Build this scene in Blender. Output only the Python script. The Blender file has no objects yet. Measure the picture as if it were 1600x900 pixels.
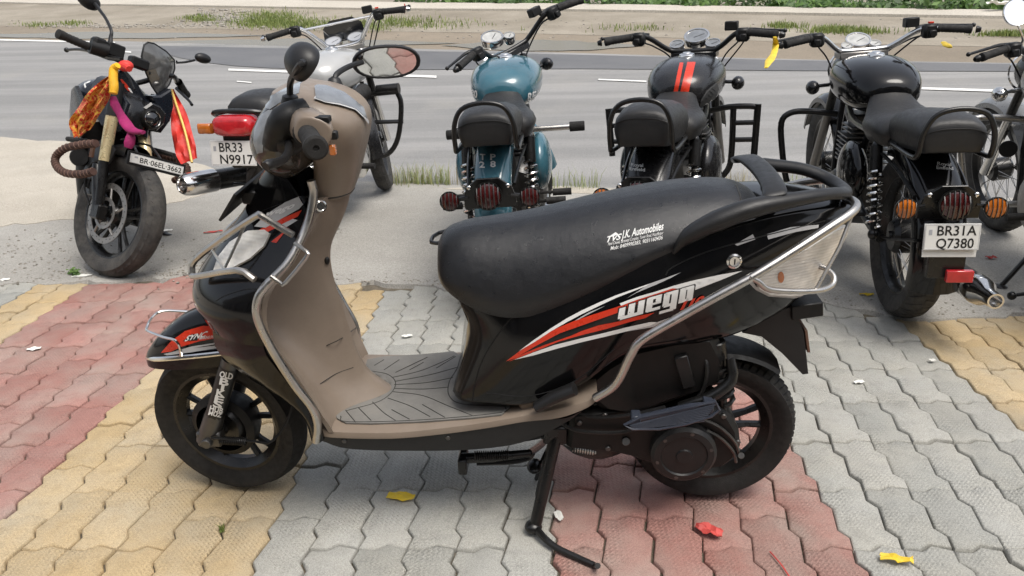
import bpy, bmesh, math, random
import numpy as np
from mathutils import Vector, Matrix
from mathutils.bvhtree import BVHTree
random.seed(7); RNG = np.random.default_rng(7)
SC = bpy.context.scene
COL = SC.collection

# ------------------------------------------------------------------ camera, world, sun, exposure
CAM_F, CAM_P, CAM_R, CAM_Y, CAM_H = 1200., 0.366706, -0.016998, -0.024397, 1.24218
def cam_axes():
    cy, sy = math.cos(CAM_Y), math.sin(CAM_Y)
    f = np.array([sy*math.cos(CAM_P), cy*math.cos(CAM_P), -math.sin(CAM_P)])
    r = np.array([cy, -sy, 0.]); u = np.cross(r, f)
    return r*math.cos(CAM_R)+u*math.sin(CAM_R), -r*math.sin(CAM_R)+u*math.cos(CAM_R), f
CR, CU, CF = cam_axes(); CO = np.array([0., 0., CAM_H])
cd = bpy.data.cameras.new('camera'); cam = bpy.data.objects.new('camera', cd); COL.objects.link(cam)
cd.sensor_width = 36.; cd.lens = 36.*CAM_F/1600.; cd.clip_start = .05; cd.clip_end = 600.
cam.matrix_world = Matrix(((CR[0], CU[0], -CF[0], 0), (CR[1], CU[1], -CF[1], 0), (CR[2], CU[2], -CF[2], CAM_H), (0, 0, 0, 1)))
SC.camera = cam

SUN_EL, SUN_AZ = math.radians(66), math.radians(140)      # azimuth clockwise from +Y (+Y looks across the road)
W = bpy.data.worlds.new('World'); SC.world = W; W.use_nodes = True
nt = W.node_tree; bg = nt.nodes['Background']
sk = nt.nodes.new('ShaderNodeTexSky'); sk.sky_type = 'NISHITA'; sk.sun_disc = False
sk.sun_elevation = SUN_EL; sk.sun_rotation = SUN_AZ; sk.air_density = 1.; sk.dust_density = 4.; sk.ozone_density = 1.
hs = nt.nodes.new('ShaderNodeHueSaturation'); hs.inputs['Saturation'].default_value = .42   # thin white cloud over the blue
nt.links.new(sk.outputs[0], hs.inputs['Color']); nt.links.new(hs.outputs[0], bg.inputs['Color'])
bg.inputs['Strength'].default_value = .15
sl = bpy.data.lights.new('sun', 'SUN'); sl.energy = 1.5; sl.angle = math.radians(30); sl.color = (1., .95, .87)
so = bpy.data.objects.new('sun', sl); COL.objects.link(so)
sd = Vector((math.sin(SUN_AZ)*math.cos(SUN_EL), math.cos(SUN_AZ)*math.cos(SUN_EL), math.sin(SUN_EL)))
so.rotation_euler = (-sd).to_track_quat('-Z', 'Y').to_euler(); so.location = (6, 12, 14)
SC.view_settings.view_transform = 'Standard'; SC.view_settings.look = 'None'
SC.view_settings.gamma = 1.; SC.view_settings.exposure = .60

# ------------------------------------------------------------------ helpers: rays, frames
def ray(px, py): return CF+(px-800)/CAM_F*CR-(py-450)/CAM_F*CU
def gnd(px, py, z=0.):
    d = ray(px, py); return CO+(z-CO[2])/d[2]*d
def onplane(px, py, a, n):                      # a point of a plane through a with normal n
    d = ray(px, py); return CO+np.dot(a-CO, n)/np.dot(d, n)*d
class Frame:                                    # local axes of a vehicle: rows of M
    def __init__(s, o, M): s.o = np.array(o, float); s.M = np.array(M, float)
    def S(s, px, py, sd=0.):                    # the point seen at a pixel that lies in the plane y = -sd of the vehicle
        d = ray(px, py); ol = s.M@(CO-s.o); dl = s.M@d
        return ol+(-sd-ol[1])/dl[1]*dl
    def ray(s, px, py): return s.M@(CO-s.o), s.M@ray(px, py)
    def matrix(s):
        m = Matrix.Identity(4)
        for i in range(3):
            for j in range(3): m[i][j] = s.M[j][i]
            m[i][3] = s.o[i]
        return m

# ------------------------------------------------------------------ helpers: meshes
def catmull(P, k, closed=False):
    P = [np.asarray(p, float) for p in P]; n = len(P)
    if k <= 1 or n < 3: return P
    out = []
    for i in range(n if closed else n-1):
        p1, p2 = P[i], P[(i+1) % n]
        p0 = P[i-1] if (i > 0 or closed) else 2*p1-p2
        p3 = P[(i+2) % n] if (i+2 < n or closed) else 2*p2-p1
        for j in range(k):
            t = j/k
            out.append(.5*((2*p1)+(p2-p0)*t+(2*p0-5*p1+4*p2-p3)*t*t+(-p0+3*p1-3*p2+p3)*t**3))
    if not closed: out.append(P[-1])
    return out
def perp(d):
    d = d/np.linalg.norm(d); a = np.array([0, 0, 1.]) if abs(d[2]) < .9 else np.array([1., 0, 0])
    u = np.cross(d, a); u /= np.linalg.norm(u); return u, np.cross(d, u)
class MB:
    def __init__(s): s.v = []; s.f = []
    def add(s, V, F):
        o = len(s.v); s.v += [tuple(map(float, p)) for p in V]; s.f += [tuple(i+o for i in f) for f in F]; return s
    def rings(s, R, closed=False, cap=True, loop=True):
        n = len(R[0]); V = [p for r in R for p in r]; F = []; m = len(R)
        for i in range(m if closed else m-1):
            a, b = i*n, ((i+1) % m)*n
            for j in range(n if loop else n-1):
                k = (j+1) % n; F.append((a+j, a+k, b+k, b+j))
        if cap and not closed:
            F.append(tuple(range(n-1, -1, -1))); F.append(tuple(range((m-1)*n, m*n)))
        return s.add(V, F)
    def tube(s, P, r, n=8, k=1, closed=False, cap=True, flat=None):
        P = catmull(P, k, closed); m = len(P)
        if np.ndim(r): 
            r0 = np.asarray(r, float); r = np.interp(np.linspace(0, 1, m), np.linspace(0, 1, len(r0)), r0)
        else: r = np.full(m, float(r))
        R = []; u = None
        for i in range(m):
            if closed: d = P[(i+1) % m]-P[i-1]
            else: d = P[min(i+1, m-1)]-P[max(i-1, 0)]
            d = d/(np.linalg.norm(d)+1e-12)
            if u is None: u, w = perp(d)
            else:
                u = u-d*np.dot(u, d); u /= np.linalg.norm(u)+1e-12; w = np.cross(d, u)
            ww = w*(flat or 1)
            R.append([P[i]+r[i]*(math.cos(t)*u+math.sin(t)*ww) for t in np.arange(n)*2*math.pi/n])
        return s.rings(R, closed, cap)
    def lathe(s, prof, o=(0, 0, 0), ax=(0, 1, 0), n=24, a0=0., a1=None, cap=False):   # prof: (radius, distance along the axis)
        ax = np.asarray(ax, float); ax /= np.linalg.norm(ax); u, w = perp(ax); o = np.asarray(o, float)
        full = a1 is None; ang = np.arange(n)*2*math.pi/n if full else np.linspace(a0, a1, n)
        R = [[o+ax*a+r*(math.cos(t)*u+math.sin(t)*w) for t in ang] for r, a in prof]
        return s.rings(R, False, cap, full)
    def cyl(s, a, b, r, n=16, r2=None, ch=.12):
        a = np.asarray(a, float); b = np.asarray(b, float); L = np.linalg.norm(b-a); r2 = r if r2 is None else r2; c = min(r, L)*ch
        return s.lathe([(r-c, 0), (r, c), (r2, L-c), (r2-c, L)], a, b-a, n, cap=True)
    def box(s, c, size, M=None, b=.15):
        hx = np.asarray(size, float)/2; k = min(hx)*b; V = []; c = np.asarray(c, float); M = np.eye(3) if M is None else np.asarray(M, float)
        for sx in (-1, 1):
            for sy in (-1, 1):
                for sz in (-1, 1):
                    q = np.array([sx, sy, sz])*hx
                    for i in range(3):
                        p = q-np.array([sx, sy, sz])*k; p[i] = q[i]; V.append(c+M.T@p)
        bm = bmesh.new(); [bm.verts.new(p) for p in V]; bmesh.ops.convex_hull(bm, input=bm.verts)
        bmesh.ops.dissolve_limit(bm, angle_limit=.02, verts=bm.verts, edges=bm.edges); s.bm(bm); return s
    def bm(s, bm, free=True):
        bm.verts.index_update(); s.add([v.co[:] for v in bm.verts], [[v.index for v in f.verts] for f in bm.faces])
        if free: bm.free()
        return s
    def ell(s, c, r, n=14, m=9, M=None):
        c = np.asarray(c, float); r = np.asarray(r, float)*np.ones(3); M = np.eye(3) if M is None else M; R = []
        for i in range(m):
            a = -math.pi/2+math.pi*(i+.02)/(m-.96); R.append([c+M.T@(r*np.array([math.cos(a)*math.cos(t), math.cos(a)*math.sin(t), math.sin(a)])) for t in np.arange(n)*2*math.pi/n])
        return s.rings(R)
    def plate(s, P, t, ch=0.):                  # outline P (3-D, flat enough) given thickness t (vector) with an optional chamfer
        P = [np.asarray(p, float) for p in P]; t = np.asarray(t, float); c = sum(P)/len(P); n = len(P)
        def sh(p): 
            d = c-p; return p+d/(np.linalg.norm(d)+1e-9)*ch
        R = [P, [p+t for p in P]] if ch == 0 else [[sh(p) for p in P], [p+t*.15 for p in P], [p+t*.85 for p in P], [sh(p)+t for p in P]]
        return s.rings(R)
    def prism(s, poly, f, d0, d1, ch=0.):       # 2-D outline mapped by f(u, v, d)
        n = len(poly); c = np.mean(np.asarray(poly, float), 0)
        def sh(p): 
            e = c-np.asarray(p, float); e = e/(np.linalg.norm(e)+1e-9)*ch; return (p[0]+e[0], p[1]+e[1])
        sg = 1 if d1 > d0 else -1
        R = [[f(*p, d0) for p in poly], [f(*p, d1-sg*ch) for p in poly]]
        if ch: R.append([f(*sh(p), d1) for p in poly])
        return s.rings(R)
    def coil(s, a, b, R, r, turns, n=6, per=10):
        a = np.asarray(a, float); b = np.asarray(b, float); d = b-a; u, w = perp(d); m = int(turns*per)
        return s.tube([a+d*i/m+R*(math.cos(2*math.pi*i/per)*u+math.sin(2*math.pi*i/per)*w) for i in range(m+1)], r, n)
    def mirror_y(s):
        V = [(p[0], -p[1], p[2]) for p in s.v]; F = [tuple(reversed(f)) for f in s.f]; return s.add(V, F)
    def xf(s, M):
        s.v = [tuple((M@Vector(p))[:3]) for p in s.v]; return s
    def sew(s): 
        return s
def sup(c, a, b, e=2.4, n=20, u=(0, 1, 0), w=(0, 0, 1), top=1., bot=1.):   # superellipse ring, half sizes a (along u) and b (along w)
    c = np.asarray(c, float); u = np.asarray(u, float); w = np.asarray(w, float); R = []
    for t in np.arange(n)*2*math.pi/n:
        x, y = math.cos(t), math.sin(t); q = b*(top if y > 0 else bot)
        R.append(c+a*math.copysign(abs(x)**(2/e), x)*u+q*math.copysign(abs(y)**(2/e), y)*w)
    return R
def loft(mb, rings, k=3, cap=True):             # smooth loft through the rings
    n = len(rings[0]); cols = [catmull([r[j] for r in rings], k) for j in range(n)]
    return mb.rings([[cols[j][i] for j in range(n)] for i in range(len(cols[0]))], cap=cap)

def make(name, mb, mat, parent=None, ang=38., flip=True):
    me = bpy.data.meshes.new(name); me.from_pydata(mb.v, [], mb.f)
    if flip:
        b = bmesh.new(); b.from_mesh(me); bmesh.ops.recalc_face_normals(b, faces=b.faces); b.to_mesh(me); b.free()
    me.materials.append(mat); me.shade_smooth(); me.set_sharp_from_angle(angle=math.radians(ang)); me.update()
    o = bpy.data.objects.new(name, me); COL.objects.link(o)
    if parent: o.parent = parent
    return o
def tag(o, label=None, cat=None, group=None, kind=None):
    if label: o['label'] = label
    if cat: o['category'] = cat
    if group: o['group'] = group
    if kind: o['kind'] = kind
    return o
def thing(name, label, cat, M=None, group=None):
    o = bpy.data.objects.new(name, None); COL.objects.link(o); o.empty_display_size = .1
    if M is not None: o.matrix_world = M
    return tag(o, label, cat, group)
def bvh(o): return BVHTree.FromPolygons([v.co[:] for v in o.data.vertices], [p.vertices[:] for p in o.data.polygons])

# ------------------------------------------------------------------ helpers: materials
def nodes(name):
    m = bpy.data.materials.new(name); m.use_nodes = True; t = m.node_tree
    return m, t, t.nodes['Principled BSDF'], t.nodes, t.links
def N(t, ty, **k):
    n = t.nodes.new(ty)
    for a, b in k.items():
        if a.startswith('i_'): n.inputs[a[2:].replace('_', ' ')].default_value = b
        else: setattr(n, a, b)
    return n
def ramp(t, src, c0, c1, p0=0., p1=1.):
    r = t.nodes.new('ShaderNodeValToRGB'); e = r.color_ramp.elements
    e[0].position = p0; e[1].position = p1; e[0].color = (*c0, 1) if len(c0) == 3 else c0; e[1].color = (*c1, 1) if len(c1) == 3 else c1
    t.links.new(src, r.inputs[0]); return r.outputs[0]
def g3(v): return (v, v, v)
def mixc(t, f, a, b, mode='MIX'):
    m = t.nodes.new('ShaderNodeMix'); m.data_type = 'RGBA'; m.blend_type = mode
    for s_, v in ((m.inputs[0], f), (m.inputs[6], a), (m.inputs[7], b)):
        if hasattr(v, 'links'): t.links.new(v, s_)
        else: s_.default_value = v if not isinstance(v, tuple) else (*v[:3], 1)
    return m.outputs[2]
def noise(t, scale, detail=4., rough=.55, vec=None):
    n = N(t, 'ShaderNodeTexNoise'); n.inputs['Scale'].default_value = scale; n.inputs['Detail'].default_value = detail; n.inputs['Roughness'].default_value = rough
    if vec is None:
        c = t.nodes.get('TC') or N(t, 'ShaderNodeTexCoord'); c.name = 'TC'; vec = c.outputs['Object']
    t.links.new(vec, n.inputs['Vector']); return n.outputs[0]
def bump(t, h, strength, dist, b, prev=None):
    n = N(t, 'ShaderNodeBump'); n.inputs['Strength'].default_value = strength; n.inputs['Distance'].default_value = dist
    t.links.new(h, n.inputs['Height'])
    if prev: t.links.new(prev, n.inputs['Normal'])
    t.links.new(n.outputs[0], b.inputs['Normal']); return n.outputs[0]
MATS = {}
def mat(name, col, rough=.5, metal=0., dust=.0, dustcol=(.42, .38, .32), grain=0., gs=400., var=.12, coat=0., rv=.15, spec=.5, wr=0.):
    # paint, plastic, rubber, metal: a base colour with slight mottling, patchy gloss, a film of dust, fine grain
    if name in MATS: return MATS[name]
    m, t, b, nn, L = nodes(name)
    n1 = noise(t, 9., 5.); n2 = noise(t, 60., 3.)
    c = mixc(t, ramp(t, n1, g3(0), g3(1), .35, .7), tuple(x*(1-var) for x in col), tuple(min(1, x*(1+var)) for x in col))
    if dust:
        d = ramp(t, noise(t, 14., 8., .7), g3(0), g3(dust), .42, .75)
        c = mixc(t, d, c, dustcol)
    L.new(c, b.inputs['Base Color'])
    L.new(ramp(t, n2, g3(max(.02, rough-rv*rough)), g3(min(1, rough+rv*rough+.04*bool(dust))), .3, .75), b.inputs['Roughness'])
    b.inputs['Metallic'].default_value = metal; b.inputs['Coat Weight'].default_value = coat; b.inputs['Coat Roughness'].default_value = .06
    b.inputs['Specular IOR Level'].default_value = spec
    pv = bump(t, noise(t, 17., 3., .5), wr, .006, b) if wr else None
    if grain: bump(t, noise(t, gs, 2.), grain, .002, b, pv)
    MATS[name] = m; return m
# ------------------------------------------------------------------ ground materials
def paver_mat(name, c0, c1, dirt):
    m, t, b, nn, L = nodes(name)
    oi = N(t, 'ShaderNodeObjectInfo'); ge = N(t, 'ShaderNodeNewGeometry')
    tc = N(t, 'ShaderNodeTexCoord'); add = N(t, 'ShaderNodeVectorMath', operation='ADD'); L.new(tc.outputs['Object'], add.inputs[0])
    mul = N(t, 'ShaderNodeVectorMath', operation='SCALE'); L.new(oi.outputs['Location'], mul.inputs[0]); mul.inputs['Scale'].default_value = 3.7; L.new(mul.outputs[0], add.inputs[1])
    v = add.outputs[0]; w = ge.outputs['Position']
    c = mixc(t, oi.outputs['Random'], c0, c1)
    c = mixc(t, ramp(t, noise(t, 4., 6., .6, w), g3(0), g3(.75), .40, .70), c, dirt)             # grey dust lying in patches across the paving
    c = mixc(t, ramp(t, noise(t, 22., 6., .7, v), g3(0), g3(.5), .5, .8), c, tuple(x*.62 for x in c0))
    c = mixc(t, ramp(t, noise(t, 2.2, 3., .5, w), g3(0), g3(.5), .55, .75), c, tuple(x*.6 for x in dirt))
    sp = ramp(t, noise(t, 420., 2., .5, v), g3(.72), g3(1.2), .3, .7); c = mixc(t, 1., c, sp, 'MULTIPLY')
    L.new(c, b.inputs['Base Color']); b.inputs['Roughness'].default_value = .82
    # raised herringbone tread pressed into the top, worn away in places
    sx = N(t, 'ShaderNodeSeparateXYZ'); L.new(tc.outputs['Object'], sx.inputs[0])
    def M_(op, a, b_=None, c_=None):
        n = N(t, 'ShaderNodeMath', operation=op)
        for i, q in enumerate((a, b_, c_)):
            if q is None: continue
            if hasattr(q, 'links'): L.new(q, n.inputs[i])
            else: n.inputs[i].default_value = q
        return n.outputs[0]
    X, Y = sx.outputs[0], sx.outputs[1]
    u = M_('MULTIPLY', M_('ADD', X, Y), 1/.0125); q = M_('MULTIPLY', M_('SUBTRACT', X, Y), 1/.0125)
    ch = M_('PINGPONG', M_('FLOOR', u), 1.); ch2 = M_('PINGPONG', M_('FLOOR', q), 1.)
    par = M_('ABSOLUTE', M_('SUBTRACT', ch, ch2))
    fu = M_('PINGPONG', M_('MULTIPLY', u, 2.), 1.); fq = M_('PINGPONG', M_('MULTIPLY', q, 2.), 1.)
    h = M_('ADD', M_('MULTIPLY', fu, par), M_('MULTIPLY', fq, M_('SUBTRACT', 1., par)))
    wear = ramp(t, noise(t, 5.5, 4., .6, w), g3(.08), g3(1.), .36, .66)
    h2 = M_('MULTIPLY', h, wear)
    p = bump(t, h2, .75, .0028, b); bump(t, noise(t, 240., 4., .65, v), .45, .0018, b, p)
    return m
PM = {'red': paver_mat('paver_red', (.285, .135, .11), (.36, .19, .16), (.33, .275, .235)),
      'yellow': paver_mat('paver_yellow', (.42, .31, .165), (.49, .375, .22), (.40, .35, .26)),
      'grey': paver_mat('paver_grey', (.29, .29, .265), (.38, .375, .345), (.35, .335, .29))}
def soil_mat(name, c0, c1, c2, s=3., rough=.9, bs=.5, sp=160.):
    m, t, b, nn, L = nodes(name); w = N(t, 'ShaderNodeNewGeometry').outputs['Position']
    c = mixc(t, ramp(t, noise(t, s, 8., .62, w), g3(0), g3(1), .35, .68), c0, c1)
    c = mixc(t, ramp(t, noise(t, s*.33, 5., .6, w), g3(0), g3(.8), .5, .72), c, c2)
    c = mixc(t, 1., c, ramp(t, noise(t, sp, 3., .6, w), g3(.7), g3(1.22), .3, .7), 'MULTIPLY')
    L.new(c, b.inputs['Base Color']); b.inputs['Roughness'].default_value = rough
    p = bump(t, noise(t, s*9, 7., .65, w), bs, .012, b); bump(t, noise(t, sp, 3., .6, w), .5, .003, b, p); return m
M_SAND = soil_mat('joint_sand', (.10, .085, .06), (.16, .135, .10), (.06, .055, .045), 20.)
M_CONC = soil_mat('dusty_concrete', (.285, .272, .245), (.355, .342, .312), (.22, .21, .19), 1.6, .88, .25)
M_SHOULD = soil_mat('pale_sandy_soil', (.385, .35, .29), (.45, .41, .345), (.34, .315, .27), 2.6)
M_VERGE = soil_mat('verge_soil', (.23, .20, .155), (.31, .275, .22), (.17, .145, .105), 1.1, .95, .9, 60.)
M_MUD = soil_mat('wet_mud', (.20, .165, .12), (.25, .205, .15), (.17, .14, .10), .8, .75, .5, 60.)
M_PATH = soil_mat('pale_footpath', (.42, .385, .32), (.48, .44, .375), (.36, .33, .28), .7, .9, .2, 40.)
M_STONE = soil_mat('rubble_stone', (.17, .155, .135), (.40, .37, .32), (.26, .23, .19), 30.)
def asphalt():
    m, t, b, nn, L = nodes('worn_asphalt'); w = N(t, 'ShaderNodeNewGeometry').outputs['Position']
    mp = N(t, 'ShaderNodeMapping'); mp.inputs['Scale'].default_value = (.12, 1.6, 1.); mp.inputs['Rotation'].default_value = (0, 0, math.radians(10)); L.new(w, mp.inputs[0])
    c = mixc(t, ramp(t, noise(t, 1.1, 7., .6, mp.outputs[0]), g3(0), g3(1), .40, .60), (.195, .192, .185), (.262, .256, .246))
    c = mixc(t, ramp(t, noise(t, .8, 6., .6, w), g3(0), g3(.5), .52, .75), c, (.30, .285, .255))
    c = mixc(t, 1., c, ramp(t, noise(t, 130., 3., .6, w), g3(.68), g3(1.25), .3, .7), 'MULTIPLY')
    L.new(c, b.inputs['Base Color']); b.inputs['Roughness'].default_value = .8
    bump(t, noise(t, 130., 3., .6, w), .5, .004, b); return m
M_ASPH = asphalt()
M_DAMP = soil_mat('damp_asphalt', (.105, .105, .108), (.135, .134, .134), (.09, .09, .093), 1.2, .62, .15, 110.)
M_LINE = soil_mat('road_paint', (.72, .71, .67), (.78, .77, .73), (.6, .59, .55), 6., .7, .1)
M_WATER, _t, _b, _n, _L = nodes('puddle_water'); _b.inputs['Base Color'].default_value = (.15, .128, .085, 1); _b.inputs['Roughness'].default_value = .22; _b.inputs['Specular IOR Level'].default_value = .13
bump(_t, noise(_t, 3., 2., .5), .05, .01, _b)

# ------------------------------------------------------------------ the setting
def sheet(name, P, z, m, kind='structure', parent=None, sub=0):
    mb = MB(); mb.add([(p[0], p[1], z if len(p) < 3 else p[2]+z) for p in P], [tuple(range(len(P)))])
    o = make(name, mb, m, parent, flip=False)
    if kind: o['kind'] = kind
    return o
def strip(name, A, B, m, dz=0., kind='structure', k=1):          # sheet between two polylines of equal length
    A = catmull(A, k); B = catmull(B, k); mb = MB()
    up = np.array([0, 0, dz]); mb.rings([[p+up for p in A], [p+up for p in B]], cap=False, loop=False)
    o = make(name, mb, m, flip=False)
    if kind: o['kind'] = kind
    return o
sheet('ground', [(-220, -40), (220, -40), (220, 320), (-220, 320)], -.06, M_SHOULD)
# paving: zigzag blocks laid in stripes of six columns
PX0, PY0, PA, PB = -1.2538, 1.4516, .118125, .11533
EDGE = [(-4.6, 3.1), (-2.75, 3.2), (-2.12, 3.36), (-1.58, 3.40), (-.67, 3.27), (.3, 3.14), (1.24, 3.0), (1.51, 2.86), (1.96, 2.83), (3.4, 2.8)]
def edge_y(x): return float(np.interp(x, [e[0] for e in EDGE], [e[1] for e in EDGE]))
pav = sheet('pavement', [(-3.4, .2)]+[(max(-3.4, min(3.1, e[0])), e[1]+.05) for e in EDGE][::1]+[(3.1, .2)][::1], -.016, M_SAND)
def boundary(y0, y1, g):                        # zigzag edge between two ys, x offset; y measured from a step start
    P = []
    k0 = math.floor(y0/PB)-1
    for k in range(k0, k0+6):
        for y, x in ((k*PB+PB-.030, .018), (k*PB+PB, 0.)):
            if y0+1e-4 < y < y1-1e-4: P.append((x+g, y))
    def at(y):
        f = (y/PB-math.floor(y/PB))*PB
        return .018*f/(PB-.03) if f < PB-.03 else .018*(PB-f)/.03
    return [(at(y0)+g, y0)]+P+[(at(y1)+g, y1)]
def paver_mesh(name, m, gap, rnd):
    y0 = .0425; y1 = y0+2*PB; L = boundary(y0, y1, 0); R = boundary(y0, y1, PA)
    J = [(.042, -.003), (.07, .015)]
    P = L[::-1]+[(L[0][0]+x, y0+y) for x, y in J]+R+[(L[0][0]+x, y1+y) for x, y in J[::-1]]
    P = [np.array(p) for p in P]; n = len(P)
    chip = [rnd.uniform(0, .004) if rnd.random() < .35 else 0. for _ in range(n)]
    def inset(d):
        out = []
        for i in range(n):
            a, b, c = P[i-1], P[i], P[(i+1) % n]; e1 = (b-a)/np.linalg.norm(b-a); e2 = (c-b)/np.linalg.norm(c-b)
            n1 = np.array([-e1[1], e1[0]]); n2 = np.array([-e2[1], e2[0]]); q = n1+n2; q /= max(.35, np.dot(q, q)/2); out.append(b+q*(d+(chip[i] if d > gap+.001 else 0)))
        return out
    if sum(P[i-1][0]*P[i][1]-P[i][0]*P[i-1][1] for i in range(n)) < 0: P.reverse()
    cx, cy = PA/2, y0+PB; mb = MB()
    def ring(d, z): return [(p[0]-cx, p[1]-cy, z+(rnd.uniform(-.0009, .0009) if z == 0 else 0)) for p in inset(d)]
    mb.rings([ring(gap, -.022), ring(gap, -.0045), ring(gap+.0022, -.0012), ring(gap+.0045, 0.)], cap=False)
    k = len(mb.v)-n; mb.f.append(tuple(range(k, k+n)))
    me = bpy.data.meshes.new(name); me.from_pydata(mb.v, [], mb.f); me.materials.append(m); me.shade_smooth(); me.set_sharp_from_angle(angle=math.radians(60)); return me
rr = random.Random(3); PROTO = {c: [paver_mesh('paver', PM[c], g, rr) for g in (.0010, .0014, .0018, .0023, .0028, .0016)] for c in PM}
def stripe(i):
    if i < -9: return 'grey'
    return ('grey', 'red', 'grey', 'yellow')[0] if False else (['yellow', 'grey', 'red', 'grey', 'yellow', 'red'][0] if False else None) or \
        ('red' if -7 <= i <= -2 else 'yellow' if -1 <= i <= 4 or i in (-8, -9) else 'grey' if 5 <= i <= 10 else 'red' if 11 <= i <= 16 else 'grey' if 17 <= i <= 22 else 'yellow')
plist = []
for i in range(-18, 36):
    ph = rr.choice((0, 1))
    if i in (6, 7, 9): ph = 0
    for j in range(-12, 24, 2):
        x = PX0+PA*(i+.5); y = PY0+PB*(j+ph)+.0425+PB
        if y > edge_y(x)+.05 or y < .3: continue
        d = np.array([x, y, 0])-CO; z = float(d@CF)
        if z < .2: continue
        sx = 800+CAM_F*float(d@CR)/z; sy = 450-CAM_F*float(d@CU)/z
        vis = -70 < sx < 1670 and -50 < sy < 980
        plist.append(((0 if vis else 1), z, i, x, y))
plist.sort(); print('pavers', len(plist), sum(1 for p in plist if p[0] == 0))
rest = {c: MB() for c in PM}
for k, (vis, z, i, x, y) in enumerate(plist):
    me = rr.choice(PROTO[stripe(i)]); T = Matrix.Translation((x+rr.uniform(-.0012, .0012), y+rr.uniform(-.0015, .0015), rr.uniform(-.005, .002)))@Matrix.Rotation(rr.uniform(-.007, .007), 4, 'Z')@Matrix.Rotation(rr.uniform(-.012, .012), 4, 'X')@Matrix.Rotation(rr.uniform(-.014, .014), 4, 'Y')
    if k < 300:
        o = bpy.data.objects.new('paver', me); COL.objects.link(o); o.parent = pav; o.matrix_world = T
    else: rest[stripe(i)].add([(T@v.co)[:] for v in me.vertices], [p.vertices[:] for p in me.polygons])
for c in rest:
    if rest[c].v: make('paver_field', rest[c], PM[c], pav, flip=False)['kind'] = 'stuff'

# concrete parking strip beyond the paving, with a crumbled edge
r2 = random.Random(11)
nearE = []
for i in range(0, 141):
    x = -4.6+i*.057; nearE.append((x, edge_y(x)+.012+.03*math.sin(x*7.1)+.02*math.sin(x*23)+r2.uniform(-.016, .016), .004))
farE = [(x, 5.30-.145*(x+.93)+.03*math.sin(x*4)+r2.uniform(-.015, .015), .004) for x, _, _ in nearE]
farE = [np.array(p) for p in farE]; nearE = [np.array(p) for p in nearE]
midE = [(1-.5)*a+.5*b for a, b in zip(nearE, farE)]
mb = MB(); mb.rings([[p-np.array([0, .01, .03]) for p in nearE], nearE, midE, farE, [p+np.array([0, .015, -.03]) for p in farE]], cap=False, loop=False)
make('concrete_strip', mb, M_CONC, flip=False)['kind'] = 'structure'
# the road rises a little away from the kerb line
RA = gnd(650, 286); RB = gnd(1230, 300); RT = (RB-RA)/np.linalg.norm(RB-RA); RNn = np.array([-RT[1], RT[0], 0.]); SL = .04
NRM = np.array([0, 0, 1.])-SL*RNn; NRM /= np.linalg.norm(NRM)
def rd(px, py): return onplane(px, py, RA, NRM)
def rc(t, n): return RA+RT*t+RNn*(n)+np.array([0, 0, SL*n])
def rz(t, n, z=0): return rc(t, n)+np.array([0, 0, z])
nearR = [(-30, .2), (-6.4, 1.0), (-5.2, .55), (-4.2, .35), (-3, .12), (-1.5, .05), (0, .02), (1.5, 0), (3, -.03), (4.5, .0), (7, .1), (30, .2)]
rE = []
for (t0, n0), (t1, n1) in zip(nearR, nearR[1:]):
    m_ = 10 if abs(t1-t0) < 6 else 3
    rE += [rc(t0+(t1-t0)*q/m_, n0+(n1-n0)*q/m_-.7) for q in range(m_)]
FAR = [(x, y) for x, y in ((-400, 58), (-60, 60), (100, 62), (300, 66), (600, 74), (900, 82), (1250, 92), (1600, 98), (2000, 106))]
farR = catmull([rd(*p) for p in FAR], 4)
iv = np.linspace(0, 1, len(rE)); fv = np.linspace(0, 1, len(farR))
farI = [np.array([np.interp(q, fv, [p[a] for p in farR]) for a in range(3)]) for q in iv]
strip('road', rE, farI, M_ASPH, -.002)
def patch(name, P, m, z=.010, jit=.03):
    P = catmull([gnd(*p) for p in P], 6, True); c = sum(P)/len(P); O_ = [c+(p-c)*(1+r2.uniform(-jit, jit)) for p in P]; mb = MB(); up = lambda p, h: np.array([p[0], p[1], h+max(0., SL*float(np.dot(p-RA, RNn)))])
    mb.rings([[up(p, -.02) for p in O_], [up(p, z*.6) for p in O_], [up(c+(p-c)*.9, z) for p in O_]], cap=False); k = len(mb.v)-len(O_); mb.f.append(tuple(range(k, k+len(O_)))); o = make(name, mb, m, flip=False); o['kind'] = 'structure'
patch('sandy_shoulder', [(-160, 300), (-150, 232), (-40, 222), (60, 228), (180, 236), (300, 258), (380, 284), (330, 300), (250, 322), (160, 338), (60, 348), (-60, 352)], M_SHOULD, .012)
patch('sandy_shoulder', [(700, 296), (820, 291), (960, 297), (1100, 300), (1240, 303), (1230, 310), (1100, 309), (960, 305), (820, 300)], M_SHOULD, .010)
# damp dark far lane, painted centre line
DT = [(225, 71.5), (300, 73), (600, 79), (900, 86), (1250, 95), (1600, 101), (2000, 109)]
DB = [(225, 75), (320, 98), (500, 109), (900, 108), (1250, 111), (1600, 112), (2000, 114)]
strip('damp_lane', [rd(*p) for p in DB], [rd(*p) for p in DT], M_DAMP, .006, k=3)
def paint(x0, y0, x1, y1, w0, w1):
    a, b = rd(x0, y0), rd(x1, y1); c, d = rd(x0, y0+w0), rd(x1, y1+w1)
    return strip('lane_marking', [c, d], [a, b], M_LINE, .008)
paint(357, 108, 682, 119, 3., 3.4); paint(935, 124, 1010, 127, 2., 2.); paint(1432, 137, 1620, 143, 3.4, 3.6); paint(180, 66, -60, 60, 2, 2.4); paint(370, 127, 393, 129, 1.5, 1.5); paint(168, 79, 205, 81, 2., 2.)
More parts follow.
